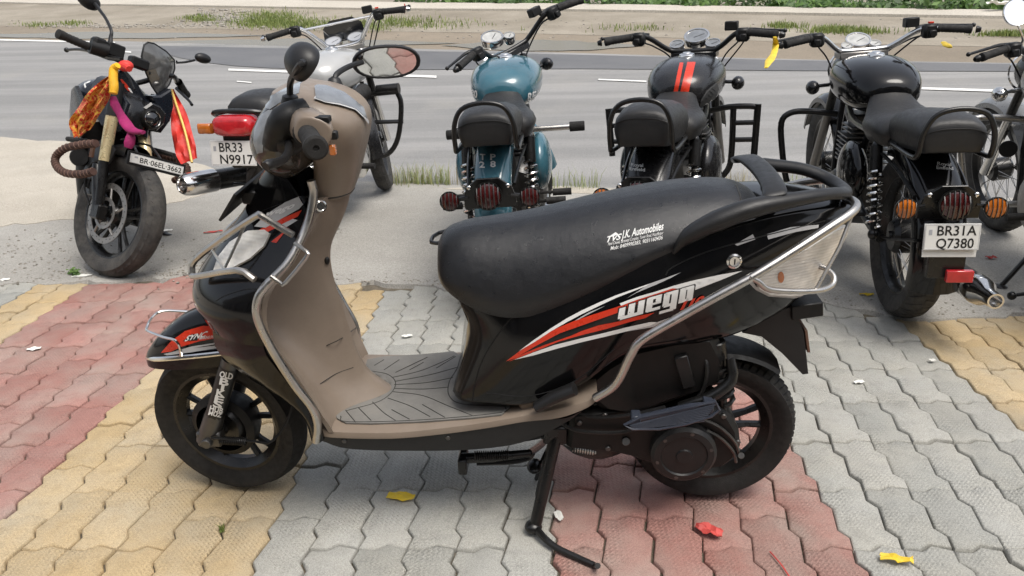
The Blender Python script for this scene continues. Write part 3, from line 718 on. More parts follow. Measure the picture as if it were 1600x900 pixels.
    aps.lay('apron_stripe', [[(404, 360), (430, 346), (472, 328), (466, 338), (440, 352), (416, 364)], [(424, 378), (440, 365), (446, 362), (432, 380)]], RED, ap)
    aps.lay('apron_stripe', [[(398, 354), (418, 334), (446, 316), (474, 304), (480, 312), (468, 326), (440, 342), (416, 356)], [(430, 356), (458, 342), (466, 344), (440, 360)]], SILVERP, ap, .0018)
    aps.text('apron_lettering', 'wego', (416, 339), (44, -15), (3, -9), WHITEP, ap, .0026, .03, .3)
    # front number plate with its holder, seen from behind
    pl = SP((338, 334, .04), (376, 293, .03), (424, 270, .0), (414, 300, -.03), (392, 322, .0))
    mb = MB(); a0, b0 = S(340, 332, .09), S(425, 270, .0); 
    c0 = S(384, 300, .0)+[.045, 0, .005]; mb.box(c0+[-.045, 0, -.005], (.006, .22, .075), M=np.array([[.8, 0, -.6], [0, 1, 0], [.6, 0, .8]]), b=.2); np_ = mk('front_number_plate', mb, PLASTD)
    mb = MB(); mb.box(c0+[-.02, 0, -.01], (.05, .06, .03), b=.2); mk('plate_bracket', mb, PLAST, np_)
    # handlebar cover
    mb = MB(); loft(mb, [sup((x, 0, z), b_, a_, e, 28, u=(0, 1, 0), w=(1, 0, .12)) for z, x, a_, b_, e in ((.825, -.270, .042, .046, 2.6), (.87, -.258, .050, .058, 2.6), (.92, -.246, .055, .078, 2.7), (.965, -.244, .064, .108, 2.9), (1.0, -.256, .074, .125, 2.9), (1.03, -.285, .078, .125, 2.8), (1.052, -.31, .062, .112, 2.6), (1.068, -.335, .028, .085, 2.4))], 4)
    hc = mk('handlebar_cover', mb, TAN, ang=50)
    mb = MB(); loft(mb, [sup((x, 0, z), b_, a_, e, 28, u=(0, 1, 0), w=(1, 0, .15)) for z, x, a_, b_, e in ((.885, -.345, .025, .07, 2.6), (.905, -.345, .048, .105, 2.8), (.945, -.350, .062, .135, 3.), (.985, -.348, .066, .14, 3.), (1.02, -.338, .060, .128, 2.8), (1.05, -.332, .042, .105, 2.6), (1.068, -.335, .016, .07, 2.4))], 4)
    hf = mk('headlamp_cowl', mb, COWL, ang=50)
    hs_ = Skin(fr, [hf, hc])
    hs_.lay('headlamp', [[(402, 240), (396, 222), (399, 198), (408, 180), (420, 172), (432, 172), (420, 190), (412, 212), (411, 238)]], L_GREYL, hf, .0012, 4); hs_.lay('visor_sheen', [[(408, 168), (424, 150), (446, 138), (470, 129), (467, 146), (452, 152), (436, 162), (422, 171)]], L_GREYL, hf, .0012, 4)  # grey decals paint in the bright reflections on visor and lamp glass
    mb = MB(); mb.tube([S(428, 225, .15), S(450, 190, .16), S(480, 175, .14)], [.03, .05, .04], 14, 4, flat=.7); mb.ell(S(455, 212, .13), (.036, .06, .038)); mk('lever_shroud', mb, PLASTD)
    sp = hs_.lay('instrument_panel', [[(491, 138), (496, 136), (510, 137), (536, 147), (553, 160), (565, 170), (570, 186), (565, 183), (553, 172), (530, 165), (507, 162), (493, 157)]], L_GREYL, hc, .002, 6, .004)
    hs_.lay('instrument_trim', [[(490, 157), (507, 163), (530, 167), (553, 174), (566, 186), (572, 194), (573, 190), (567, 180), (553, 170), (530, 163), (507, 160), (492, 154)]], SILVERP, hc, .0055)
    # switch pod, left grip, lever
    g0, g1 = S(476, 200, .17), S(494, 232, .335)
    mb = MB(); d = (g1-g0); loft(mb, [sup(g0+d*t+[.01, 0, .004], a_, b_, 2.6, 18, u=(.94, 0, -.3), w=(.3, 0, .94)) for t, a_, b_ in ((-.35, .03, .03), (.0, .042, .036), (.22, .042, .034), (.33, .036, .029), (.35, .03, .022))], 3); sw = mk('switch_pod', mb, TAN, ang=45)
    mb = MB(); mb.box(S(504, 186, .215), (.030, .02, .012), b=.3); mb.box(S(522, 211, .215), (.014, .014, .016), b=.3); mk('switch_button', mb, PLASTD, sw)
    mb = MB(); mb.box(S(520, 234, .215), (.012, .012, .020), b=.3); mk('horn_button', mb, L_AMB, sw)
    mb = MB(); mb.lathe([(.0, 0), (.027, 0), (.028, .006), (.019, .010), (.0185, .03)]+[(.0175+.0012*(k % 2), .032+.005*k) for k in range(18)]+[(.021, .124), (.0225, .128), (.0225, .136), (.018, .14), (.006, .14), (.005, .136), (0, .136)], g0+d*.22, d, 22); mk('handle_grip', mb, RUBBER, ang=25)
    mb = MB(); mb.tube(SP((444, 222, .15), (452, 226, .19), (450, 240, .235), (440, 251, .275), (420, 257, .33), (415, 260, .34)), [.008, .009, .008, .008, .0095, .008], 10, 4); mb.ell(S(445, 220, .16), (.022, .02, .014)); mk('brake_lever', mb, PLAST)
    mb = MB(); mb.v = [(p[0], p[1], p[2]) for p in mb.v]; g2 = g0*[1, -1, 1]+[-.07, 0, -.06]; d2 = d*[.2, -1, 1]
    mb.lathe([(.0, 0), (.027, 0), (.028, .006), (.019, .010), (.0185, .124), (.0225, .13), (.018, .14), (0, .14)], g2+d2*.22, d2, 18); mk('handle_grip', mb, RUBBER)
    # mirrors
    mb = MB(); mb.lathe([(.026, -.012), (.024, 0), (.020, .012), (.021, .014), (.018, .026), (.019, .028), (.015, .042), (.006, .046)], S(455, 182, .115), S(453, 146, .118)-S(455, 182, .115), 18); mb.tube(SP((453, 150, .118), (454, 128, .13), (463, 110, .215), (471, 99, .235), (476, 97, .19)), .0065, 8, 4); st_ = mk('mirror_stem', mb, PLAST)
    def dome(c, n, up, a_, b_, depth, m):
        n = np.asarray(n, float)/np.linalg.norm(n); up = np.asarray(up, float); u = np.cross(up, n); u /= np.linalg.norm(u); w = np.cross(n, u); R_ = []
        for k in range(9):
            q = math.pi/2*k/8.4; R_.append(sup(c-n*depth*math.sin(q), a_*math.cos(q), b_*math.cos(q), 2.3, 24, u=u, w=w))
        q = [sup(c+n*.004, a_*.97, b_*.97, 2.3, 24, u=u, w=w), sup(c+n*.004, a_*.90, b_*.88, 2.3, 24, u=u, w=w), sup(c+n*.001, a_*.88, b_*.86, 2.3, 24, u=u, w=w)]
        mb = MB(); mb.rings(q[::-1]+R_); o = mk('mirror', mb, m, ang=40)
        mb = MB(); mb.rings([sup(c+n*.0015, a_*.875, b_*.855, 2.3, 24, u=u, w=w), sup(c+n*.0016, a_*.4, b_*.4, 2.3, 24, u=u, w=w)], cap=True); mk('mirror_glass', mb, MIRROR, o)
    dome(S(476, 98, .165), (.62, .50, -.62), (.3, 0, 1), .050, .037, .036, PLAST)
    cm = S(604, 97, -.24); vd = (cm-fr.M@(CO-fr.o)); vd /= np.linalg.norm(vd); tg = np.array([.25, -.72, -.64]); nn_ = tg/np.linalg.norm(tg)-vd
    dome(cm, nn_, (0, 0, 1), .082, .042, .032, PLAST)
    mb = MB(); mb.lathe([(.022, 0), (.018, .02), (.019, .022), (.013, .036), (.006, .04)], S(524, 148, -.10), S(522, 122, -.10)-S(524, 148, -.10), 16); mb.tube(SP((523, 130, -.1), (526, 116, -.12), (545, 104, -.17), (566, 97, -.21)), .0065, 8, 4); mk('mirror_stem', mb, PLAST)
    # crash guard of steel tube round the leg shield, with loops over the lamps
    edge = SP((486, 282, .095), (490, 305, .095), (480, 350, .115), (452, 408, .165), (416, 446, .197), (402, 470, .208), (403, 500, .214), (425, 546, .214), (460, 601, .212), (487, 636, .205), (496, 662, .20), (494, 690, .196))
    mb = MB(); mb.tube(edge, .0095, 10, 5); gd = mk('crash_guard', mb, STEEL)
    mb = MB(); mb.tube([p*[1, -1, 1] for p in edge], .0095, 10, 5); mk('crash_guard', mb, STEEL)
    lp = SP((458, 367, .15), (432, 352, .14), (409, 338, .135), (399, 338, .13), (345, 374, .115), (305, 406, .10), (300, 424, .105), (306, 432, .12), (370, 422, .185), (398, 437, .205))
    mb = MB(); mb.tube(lp, .0075, 8, 3); mb.tube(SP((384, 350, .12), (350, 421, .16)), .0032, 6); mb.tube(SP((330, 388, .11), (350, 421, .16)), .0032, 6); mb.tube(SP((461, 380, .165), (479, 393, .185), (478, 403, .19), (446, 442, .21), (438, 442, .21), (423, 432, .205)), .0045, 8, 2); mk('lamp_guard', mb, STEEL)
    mb = MB(); mb.tube([p*[1, -1, 1] for p in lp], .0075, 8, 3); mk('lamp_guard', mb, STEEL)
    # floor board
    FB = [(-.325, .308, .178, .026), (-.28, .304, .184, .024), (-.15, .304, .184, .024), (-.03, .316, .180, .024), (.08, .333, .176, .024), (.16, .352, .178, .024), (.24, .380, .19, .035), (.30, .404, .196, .025), (.325, .418, .196, .012)]
    mb = MB(); loft(mb, [[np.array([x, w*y, z-d_]) for y, d_ in ((-1, t*.7), (-1, .010), (-.985, .002), (-.96, 0), (-.5, 0), (.5, 0), (.96, 0), (.985, .002), (1, .010), (1, t*.7), (.9, t), (-.9, t))] for x, z, w, t in FB], 4); fb = mk('floor_board', mb, TAN, ang=40)
    mb = MB(); loft(mb, [[np.array([x, w*y, zz]) for y, zz in ((-.975, zt), (.975, zt), (.96, zb+.01), (.85, zb), (-.85, zb), (-.96, zb+.01))] for x, zt, zb, w in ((-.325, .286, .262, .181), (-.25, .284, .240, .184), (-.05, .294, .236, .180), (.08, .314, .243, .175), (.17, .336, .268, .177), (.26, .352, .33, .188), (.32, .40, .39, .19))], 4); mk('under_skirt', mb, PLAST, ang=40)
    fs = Skin(fr, [fb])
    ol = [(527, 656), (524, 650), (530, 643), (560, 633), (592, 624), (609, 610), (613, 598), (604, 590), (580, 585), (571, 577), (574, 564), (600, 559), (640, 557), (690, 553), (728, 549), (722, 575), (708, 598), (708, 615), (722, 626), (760, 629), (797, 630), (797, 638), (784, 650), (740, 655), (660, 661), (580, 664), (541, 663)]
    fm = fs.lay('floor_mat', [ol], MATRUB, fb, .0008, 9, .004)
    ms = Skin(fr, [fm])
    mb = MB()
    for P in ([(616, 607), (660, 608), (700, 605)], [(616, 601), (665, 598), (708, 590)], [(617, 596), (670, 586), (714, 574)], [(612, 590), (655, 580), (690, 566), (710, 556)], [(614, 612), (660, 618), (700, 634), (740, 650)], [(606, 622), (640, 634), (672, 651)], [(582, 628), (600, 645), (618, 657)], [(612, 640), (640, 655)], [(660, 632), (695, 652)], [(560, 637), (580, 657)], [(540, 641), (556, 660)], [(585, 571), (600, 562)], [(600, 578), (624, 562)], [(618, 582), (668, 558)], [(640, 578), (662, 566)], [(682, 575), (712, 557)], [(532, 650), (545, 659), (660, 656), (780, 645), (790, 636)], [(582, 580), (606, 585), (618, 597), (612, 613), (590, 628), (540, 642)], [(720, 556), (714, 576), (702, 597), (702, 618), (722, 631), (790, 635)]):
        Q = [ms.hit(p[0], p[1], .0002) for p in [tuple(x) for x in catmull([np.array(p, float) for p in P], 6)]]; Q = [q for q in Q if q is not None]
        if len(Q) > 1: mb.tube(Q, .0013, 5, flat=.5)
    mk('mat_grooves', mb, GROOVE, fm)['kind'] = 'stuff'
    mb = MB(); q = fs.hit(826, 632, .012); mb.box(q, (.035, .03, .035), b=.35); mk('kick_stop', mb, TAN)
    a, b = S(838, 636, .19), S(898, 607, .2); mb = MB(); mb.tube([a, a+(b-a)*.5+[0, 0, .004], b], [.016, .019, .019], 12, flat=.75); pg = mk('pillion_peg', mb, PLAST)
    # body sides, one shell over both sides
    US = [((716, 462, .060), (733, 520, .075), (707, 612, .095)), ((748, 475, .095), (752, 540, .118), (720, 626, .128)), ((790, 470, .115), (790, 548, .150), (765, 630, .150)), ((840, 455, .128), (838, 545, .170), (822, 632, .160)), ((920, 430, .138), (915, 520, .182), (903, 604, .165)), ((1000, 402, .145), (1000, 480, .182), (983, 551, .155)), ((1080, 372, .14), (1085, 450, .172), (1078, 537, .13)), ((1160, 345, .13), (1172, 420, .155), (1140, 526, .105)), ((1240, 328, .105), (1248, 385, .125), (1205, 497, .08)), ((1300, 322, .07), (1300, 365, .085), (1244, 470, .06)), ((1330, 322, .035), (1327, 345, .045), (1262, 455, .04))]
    R_ = []
    for T, M_, B_ in US:
        t, m_, b_ = S(*T), S(*M_), S(*B_); ib = b_*[1, .55, 1]+[0, 0, -.006]; it = t*[1, .5, 1]+[0, 0, .006]
        P = catmull([ib, b_+[0, .008, 0], b_*.86+m_*.14+[0, -.006, 0], m_, t*.8+m_*.2+[0, -.003, 0], t+[0, .006, 0], it], 4); R_.append(P+[p*[1, -1, 1] for p in P[::-1]])
    mb = MB(); loft(mb, R_, 5); bd = mk('body_panel', mb, GLOSS, ang=60)
    bs = Skin(fr, [bd])
    def c6(*P): return [(760+x/3.75, 400+y/3.75) for x, y in P]
    D = lambda n, m, off, *polys: bs.lay(n, [c6(*p) for p in polys], m, bd, off, 8.)
    D('side_stripe', RED, .0010, [(115, 617), (200, 553), (300, 488), (400, 428), (520, 378), (640, 338), (760, 300), (880, 255), (1000, 216), (1120, 180), (1180, 166), (1180, 200), (1090, 215), (1000, 240), (880, 282), (760, 335), (600, 392), (430, 452), (280, 532), (180, 592)], [(130, 618), (230, 566), (330, 525), (500, 465), (560, 438), (660, 405), (760, 385), (880, 352), (985, 330), (930, 362), (850, 382), (700, 427), (560, 462), (420, 502), (250, 572)])
    D('side_stripe', DRED, .0010, [(1180, 168), (1290, 150), (1240, 180), (1190, 202)])
    D('side_stripe', WHITEP, .0013, [(190, 557), (280, 490), (380, 422), (480, 360), (560, 318), (660, 272), (760, 230), (860, 195), (960, 160), (930, 178), (850, 210), (760, 245), (660, 292), (560, 340), (470, 388), (380, 440), (280, 505)], [(780, 278), (880, 240), (1000, 205), (1100, 172), (1200, 145), (1350, 112), (1500, 85), (1420, 120), (1210, 202), (1380, 118), (1180, 165), (1090, 188), (1000, 218), (880, 256), (790, 290)])
    D('side_stripe', SILVERP, .0013, [(930, 178), (960, 160), (1060, 125), (1140, 95), (1080, 128), (1000, 165), (880, 215), (820, 248), (890, 205)], [(520, 378), (600, 330), (700, 290), (620, 330), (540, 372)], [(1000, 385), (1105, 348), (1080, 372), (1000, 410), (820, 440)])
    D('side_stripe', WHITEP, .0013, [(165, 607), (280, 562), (400, 520), (560, 480), (700, 447), (820, 416), (960, 385), (1000, 385), (960, 405), (820, 440), (700, 470), (560, 503), (420, 540), (280, 580)])
    # wordmark drawn in slanted stencil letters
    def wm(u, v): return (760+(768+u*412+v*14)/3.75, 400+(377-u*117-v*86)/3.75)
    def rects(L_): return [[wm(a, c_), wm(b_, c_), wm(b_, d_), wm(a, d_)] for a, b_, c_, d_ in L_]
    letters_ = [(0, .09, .1, .82), (.03, .36, 0, .22), (.135, .225, .2, .92), (.27, .36, .2, .95), (.39, .48, .05, .97), (.41, .60, .80, 1.), (.41, .60, 0, .2), (.52, .60, .48, .9), (.46, .60, .42, .56), (.63, .72, .1, .97), (.65, .83, .8, 1.), (.65, .80, 0, .2), (.745, .835, -.3, .95), (.60, .80, -.36, -.18), (.86, .95, 0, .98), (.88, 1.05, .8, 1.), (.965, 1.06, 0, .95), (.88, 1.05, 0, .2)]
    bs.lay('wordmark_outline', rects([(a-.018, b_+.018, c_-.06, d_+.06) for a, b_, c_, d_ in letters_]), BLACKP, bd, .0017, 8.)
    bs.lay('wordmark', rects(letters_), WHITEP, bd, .0022, 8.)
    bs.text('size_mark', '110', (1062, 483), (36, -11), (3, -11), RED, bd, .0022, .06, .2)
    bs.lay('tail_trim', [[(1148, 382), (1176, 366), (1180, 374), (1152, 384)], [(1198, 366), (1235, 355), (1279, 351), (1278, 356), (1240, 363), (1200, 374)]], SILVERP, bd, .001)
    o, n = bs.hit(1147, 408, 0), None
    h1, h2, h3 = bs.hit(1140, 408), bs.hit(1154, 408), bs.hit(1147, 416); n = np.cross(np.array(h2-h1), np.array(h3-h1)); n = n/np.linalg.norm(n); n = n if n[1] < 0 else -n
    mb = MB(); mb.lathe([(.016, -.002), (.016, .002), (.012, .004), (.011, .002), (.0105, .005), (0, .005)], np.array(o), n, 20); lk = mk('seat_lock', mb, CHROME); mb = MB(); mb.box(np.array(o)+n*.0055, (.0022, .002, .012)); mk('keyhole', mb, BLACKP, lk)
    # tail lamp cluster, reflector box, mudflap, number plate
    mb = MB(); 
    out = [(1178, 428), (1215, 408), (1260, 382), (1300, 358), (1317, 350), (1317, 362), (1300, 395), (1280, 430), (1262, 454), (1235, 458), (1200, 456), (1182, 446)]
    tl_ = bs.lay('tail_lamp', [out], L_CLEAR, bd, .002, 8., .010)
    ts = Skin(fr, [tl_]); ts.lay('bulb', [[(1220+5*math.cos(t), 433+9*math.sin(t)) for t in np.linspace(0, 6.28, 13)[:-1]]], L_AMB, bd, .0008)
    bs.lay('lamp_trim', [[(1170, 442), (1180, 452), (1200, 462), (1240, 465), (1258, 460), (1240, 459), (1200, 456), (1180, 446), (1174, 436)]], SILVERP, bd, .003)
    mb = MB(); a = S(1262, 487, .06); mb.box(a+[.0, .06, 0], (.070, .12, .036), M=np.array([[.98, 0, .17], [0, 1, 0], [-.17, 0, .98]]), b=.12); mk('reflector_box', mb, PLASTD)
    fl = SP(*[(x, y, .05) for x, y in ((1160, 520), (1205, 492), (1240, 478), (1256, 520), (1263, 584), (1254, 585), (1222, 552), (1190, 526))])
    mb = MB(); mb.plate(fl, (0, .10, 0)); mk('rear_mudflap', mb, PLAST)
    mb = MB(); q = S(1262, 534, .05); mb.box(q+[0, .09, 0], (.006, .18, .06), M=np.array([[.97, 0, .24], [0, 1, 0], [-.24, 0, .97]])); mk('rear_number_plate', mb, RUST)
    mb = MB(); R_ = []
    for k in range(13):
        t = math.radians(115-62*k/12); R_.append([cr+np.array([math.cos(t)*r, y, math.sin(t)*r]) for y, r in ((-.058, .226), (-.05, .234), (0, .240), (.05, .234), (.058, .226), (.05, .228), (0, .234), (-.05, .228))])
    mb.rings(R_); mk('rear_hugger', mb, PLASTD)
    def seam(sk2, P, par, r=.0011, k=5):
        Q = [sk2.hit(p[0], p[1], .0003) for p in catmull([np.array(p, float) for p in P], k)]; Q = [q for q in Q if q is not None]
        if len(Q) > 1: mb = MB(); mb.tube(Q, r, 5); mk('panel_seam', mb, PLASTD, par)
    seam(bs, [(808, 486), (780, 520), (755, 560), (742, 600), (738, 628)], bd, .0016); seam(bs, [(1040, 430), (1050, 418), (1100, 395), (1180, 372), (1290, 345)], bd, .0016); seam(bs, [(760, 614), (830, 618), (900, 594), (960, 545)], bd, .0013)
    seam(aps, [(338, 470), (352, 462), (385, 452), (408, 452)], ap); seam(aps, [(350, 378), (380, 352), (410, 330), (440, 318)], ap, .0009)
    for x, y in ((538, 689), (700, 684), (860, 650)): 
        q = Skin(fr, [o for o in rt.children if o.name.startswith('under_skirt')]).hit(x, y, .001)
        if q is not None: mb = MB(); mb.ell(q, (.006, .003, .006), 10, 6); mk('screw', mb, DSTEEL)
    # seat
    mb = MB(); R_ = []
    for x, zt, zc, zb, w in ((-.040, .705, .675, .655, .03), (-.034, .722, .668, .646, .070), (-.015, .742, .655, .630, .102), (.03, .757, .640, .606, .128), (.09, .766, .622, .588, .146), (.15, .776, .622, .586, .154), (.22, .790, .645, .604, .160), (.32, .814, .690, .648, .162), (.42, .834, .738, .698, .156), (.50, .846, .768, .73, .148), (.57, .850, .788, .758, .138), (.62, .846, .80, .775, .124), (.655, .832, .80, .785, .10), (.675, .815, .80, .79, .06)):
        P = [np.array([x, -w*.80, zb]), np.array([x, -w*.93, zb]), np.array([x, -w*.985, zb+(zc-zb)*.5])]
        for q in (1., .97, .92, .84, .72, .56, .38, .19, 0.): P.append(np.array([x, -w*q, zt-(zt-zc)*(.82*q**2.5+.18*q**9)]))
        R_.append(P+[p*[1, -1, 1] for p in P[-2::-1]])
    loft(mb, R_, 4); se = mk('seat', mb, VINYL, ang=50); ss = Skin(fr, [se])
    ss.text('seat_lettering', 'TVS', (947, 379), (23, -5), (2, -9), WHITEP, se, .0012, .03, .2); ss.lay('seat_lettering', [[(953, 369), (962, 363), (966, 366), (958, 370)]], WHITEP, se, .0012)
    ss.text('seat_lettering', 'J.K. Automobiles', (971, 373), (65, -14), (2, -12), WHITEP, se, .0012, .02); ss.text('seat_lettering', 'Patel Chowk, Saraswati Complex, Tower Road, Muzaffarpur', (950, 384), (86, -18), (1, -5), WHITEP, se, .0012); ss.text('seat_lettering', 'Mob: 8409990383, 9031160436', (954, 391), (81, -17), (1, -6), WHITEP, se, .0012, .01)
    mb = MB(); sl_ = [ss.hit(x, y, .0003) for x, y in ((1142, 279), (1150, 290), (1156, 305), (1158, 320), (1156, 333))]; mb.tube([p for p in sl_ if p], .0014, 5, 3); mk('seat_seam', mb, GROOVE, se)
    # grab rail
    arm = SP((1052, 396, .16), (1075, 368, .163), (1120, 345, .162), (1175, 325, .155), (1240, 312, .13), (1295, 303, .09), (1320, 301, .04)); arm = arm+[p*[1, -1, 1] for p in arm[:3:-1]]
    mb = MB(); mb.tube(arm, [.004, .020, .027, .026, .02, .0165, .016, .016, .0165, .018], 12, 5, flat=.8); gr = mk('grab_rail', mb, PLAST, ang=50)
    fl_, ap_ = S(1206, 318, .14), S(1190, 268, .0); mb = MB(); Rh = []
    for k in range(15):
        t = math.pi*(1.12-1.24*k/14); cy = -.142*-math.cos(t); q = math.sin(t); cz = fl_[2]+.018+(ap_[2]-fl_[2]-.018)*max(-.4, q); cx = fl_[0]+(ap_[0]-fl_[0]+.004)*max(0, q); wv = np.array([-.1, math.cos(t)*1., abs(q)+.15]); wv /= np.linalg.norm(wv); wd = .026-.003*q
        Rh.append(sup((cx, cy, cz), wd, .0095, 3., 14, u=(1, 0, .12), w=wv))
    mb.rings(Rh); mk('pillion_hoop', mb, PLAST, gr, 50)
    # rear crash guard
    P = SP((930, 622, .198), (962, 600, .212), (985, 556, .218), (1003, 531, .218), (1060, 497, .215), (1120, 463, .21), (1180, 430, .2), (1250, 386, .17), (1300, 353, .14), (1328, 334, .115), (1338, 322, .09), (1332, 314, .06), (1322, 312, .03))
    mb = MB(); mb.tube(P, .0098, 12, 5); mb.tube(SP((1170, 432, .205), (1185, 440, .205), (1205, 453, .2), (1270, 455, .17), (1298, 447, .14), (1303, 433, .12), (1292, 421, .10), (1281, 416, .09)), .0062, 10, 4); mb.tube(SP((1335, 326, .10), (1312, 385, .13), (1275, 452, .165)), .0042, 8); mk('rear_crash_guard', mb, STEEL)
    mb = MB(); mb.tube([p*[1, -1, 1] for p in P], .0098, 10, 4); mk('rear_crash_guard', mb, STEEL)
    # engine, transmission, air box, rear brake
    def pr(P, s0, s1, ch=.006): 
        mb = MB(); B_ = [p+[0, ch, 0] for p in SP(*[(x, y, s1) for x, y in P])]; A_ = [p+[0, s1-s0-ch, 0] for p in B_]; c_ = sum(A_)/len(A_); C_ = [b_+(c_-a_)*(ch/np.linalg.norm(c_-a_))+[0, -ch, 0] for a_, b_ in zip(A_, B_)]; mb.rings([A_, B_, C_]); return mb
    mb = pr([(885, 700), (892, 650), (960, 640), (1040, 645), (1118, 636), (1142, 650), (1156, 675), (1158, 700), (1150, 718), (1132, 732), (1100, 738), (1060, 736), (1020, 728), (985, 716), (940, 704)], .03, .118, .012); en = mk('transmission_cover', mb, PLASTD, ang=30)
    cc = S(1067, 705, .13); mb = MB(); mb.lathe([(.078, -.03), (.078, .012), (.070, .02), (.056, .022), (.053, .018), (.02, .020), (.018, .024), (0, .024)], cc, (0, -1, 0), 36); mk('clutch_cover', mb, PLAST, en, 30)
    mb = MB(); mb.tube(SP((1098, 655, .125), (1125, 668, .125), (1148, 690, .122), (1156, 712, .118)), .004, 6, 4); mb.tube(SP((1104, 672, .125), (1128, 686, .125), (1146, 706, .122), (1150, 722, .118)), .004, 6, 4); mb.cyl(S(1158, 712, .10), S(1158, 712, .13), .008, 8); mb.cyl(S(978, 690, .11), S(978, 690, .128), .010, 12); tag(mk('cover_bolts_and_ribs', mb, DSTEEL, en), kind='stuff')
    mb = pr([(900, 612), (940, 575), (985, 545), (1060, 528), (1120, 526), (1138, 560), (1136, 596), (1105, 614), (1050, 634), (985, 655), (940, 645)], .0, .125, .02); ab = mk('air_filter_box', mb, PLASTD, ang=35)
    mb = MB(); mb.box(S(1070, 580, .13), (.03, .015, .085), M=np.array([[.95, 0, .3], [0, 1, 0], [-.3, 0, .95]]), b=.3); mk('box_rib', mb, PLAST, ab)
    mb = MB(); mb.cyl(S(1118, 532, .095), S(1124, 580, .095), .022, 14); mb.coil(S(1122, 560, .095), S(1128, 625, .095), .026, .006, 5); mb.cyl(S(1124, 560, .095), S(1132, 660, .095), .010, 10); mk('rear_shock', mb, BLKMET)
    mb = MB(); mb.tube(SP((1062, 634, .14), (1085, 628, .15), (1110, 620, .15), (1143, 594, .14), (1141, 560, .12)), [.010, .012, .014, .013, .011], 10, 3); mk('shock_bracket', mb, BLKMET)
    gp_ = [(976, 664), (1000, 652), (1118, 627), (1124, 640), (1112, 650), (1070, 663), (1030, 670), (988, 670)]
    sg_ = MB(); A_ = SP(*[(x, y, .20) for x, y in gp_]); sg_.tube(A_, .004, 6, 1, True); BLUEG = mat('blue_grey_plastic', (.030, .036, .052), .35, dust=.2, dustcol=(.10, .11, .13)); fo = mk('foot_rest', sg_, BLUEG)
    for k in range(9):
        t = k/8; a = S(983+t*8, 664+ (k*.7), .20); x0, x1 = 984+k*1.0, 1118-k*2.2; y0 = 663+k*.6; y1 = 632+k*3.2
        mb = MB(); p, q = S(x0, y0+2, .20), S(x1, y1, .20); mb.tube([p, q], .0026, 5); mk('slat', mb, BLUEG, fo)
    mb = MB(); p, q = S(1000, 653, .16), S(1118, 627, .16); mb.tube([p, q], .009, 10); mb.box(S(993, 654, .17), (.022, .03, .03), b=.2); mb.box(S(1106, 633, .17), (.022, .03, .03), b=.2); mk('rest_bracket', mb, BLUEG, fo)
    mb = MB(); mb.tube(SP((850, 668, .05), (900, 680, .05), (960, 690, .06)), [.03, .035, .04], 10, 2); mb.tube(SP((760, 685, .04), (850, 672, .05), (920, 640, .07), (960, 600, .07)), .02, 10, 3); mb.ell(S(930, 670, .02), (.10, .10, .06)); mk('frame_tube', mb, BLKMET)
    mb = MB(); mb.tube(SP((1140, 740, -.10), (1060, 735, -.12), (1000, 700, -.12)), [.035, .04, .03], 12, 3); mk('silencer', mb, BLKMET)
    es = Skin(fr, [en])
    for x, y in ((905, 660), (945, 648), (1000, 652), (1130, 650), (1152, 690), (1140, 722), (1085, 735), (1010, 722), (950, 700)):
        q = es.hit(x, y, .001)
        if q is not None: mb = MB(); mb.lathe([(.007, -.004), (.007, .003), (.005, .005), (0, .005)], np.array(q), (0, -1, 0), 8); mk('bolt', mb, DSTEEL, en)
    for k in range(6):
        t = math.pi*2*k/6+.3; mb = MB(); mb.lathe([(.0055, -.004), (.0055, .004), (0, .005)], cc+np.array([math.cos(t)*.064, -.017, math.sin(t)*.064]), (0, -1, 0), 6); mk('bolt', mb, DSTEEL, en)
    for P in ([(890, 640, .10), (930, 652, .12), (985, 648, .13), (1040, 636, .13)], [(1095, 540, .10), (1105, 575, .13), (1098, 610, .13), (1080, 630, .13)], [(870, 655, .12), (900, 672, .13), (960, 676, .13), (1010, 668, .12)]):
        mb = MB(); mb.tube(SP(*P), .0048, 7, 5); mk('hose', mb, PLAST)
    # stands
    a = S(868, 682, .095); f0 = G(836, 823, .018); mb = MB(); mb.tube([a, a+(f0-a)*.5, f0], [.017, .016, .015], 10); mb.box(a+[.0, .0, .01], (.06, .03, .05), b=.3); mb.ell(f0+[-.004, 0, .0], (.022, .022, .016)); f1 = G(848, 838, .018); f2 = G(868, 855, .012); f3 = G(930, 884, .008); f4 = G(934, 884, .03)
    mb.tube([f0, f1, f2, (f2+f3)/2+[0, 0, -.001], f3], [.010, .009, .008, .008, .0075], 8, 3); mb.tube([f3, f4], .007, 8); mk('side_stand', mb, BLKMET)
    mb = MB(); mb.coil(S(895, 700, .11), S(930, 706, .11), .008, .0022, 9); mb.tube(SP((872, 690, .1), (897, 700, .11)), .002, 5); mb.tube(SP((930, 706, .11), (975, 690, .11)), .002, 5); mk('stand_spring', mb, STEEL)
    mb = MB(); mb.tube(SP((838, 748, -.03), (846, 722, .02), (862, 690, .08)), .006, 6, 3); mb.tube(SP((840, 800, .12), (838, 770, .11), (852, 715, .10)), .003, 6, 2); mk('spring_rod', mb, BLKMET)
    mb = MB(); mb.tube(SP((722, 716, .10), (770, 714, .10), (830, 708, .09)), [.014, .013, .010], 10, 2); mb.box(S(724, 722, .10), (.022, .05, .045), b=.3); mb.tube(SP((745, 724, .09), (800, 722, .09), (826, 716, .08), (833, 708, .08)), .006, 6, 3); mb.tube(SP((826, 708, .09), (838, 700, .0), (850, 690, -.09)), .010, 8, 2); mb.coil(S(740, 712, .11), S(795, 711, .11), .011, .0018, 16); mb.ell(S(835, 728, .04), (.02, .03, .012)); mk('centre_stand', mb, BLKMET)
    return fr
scooter()
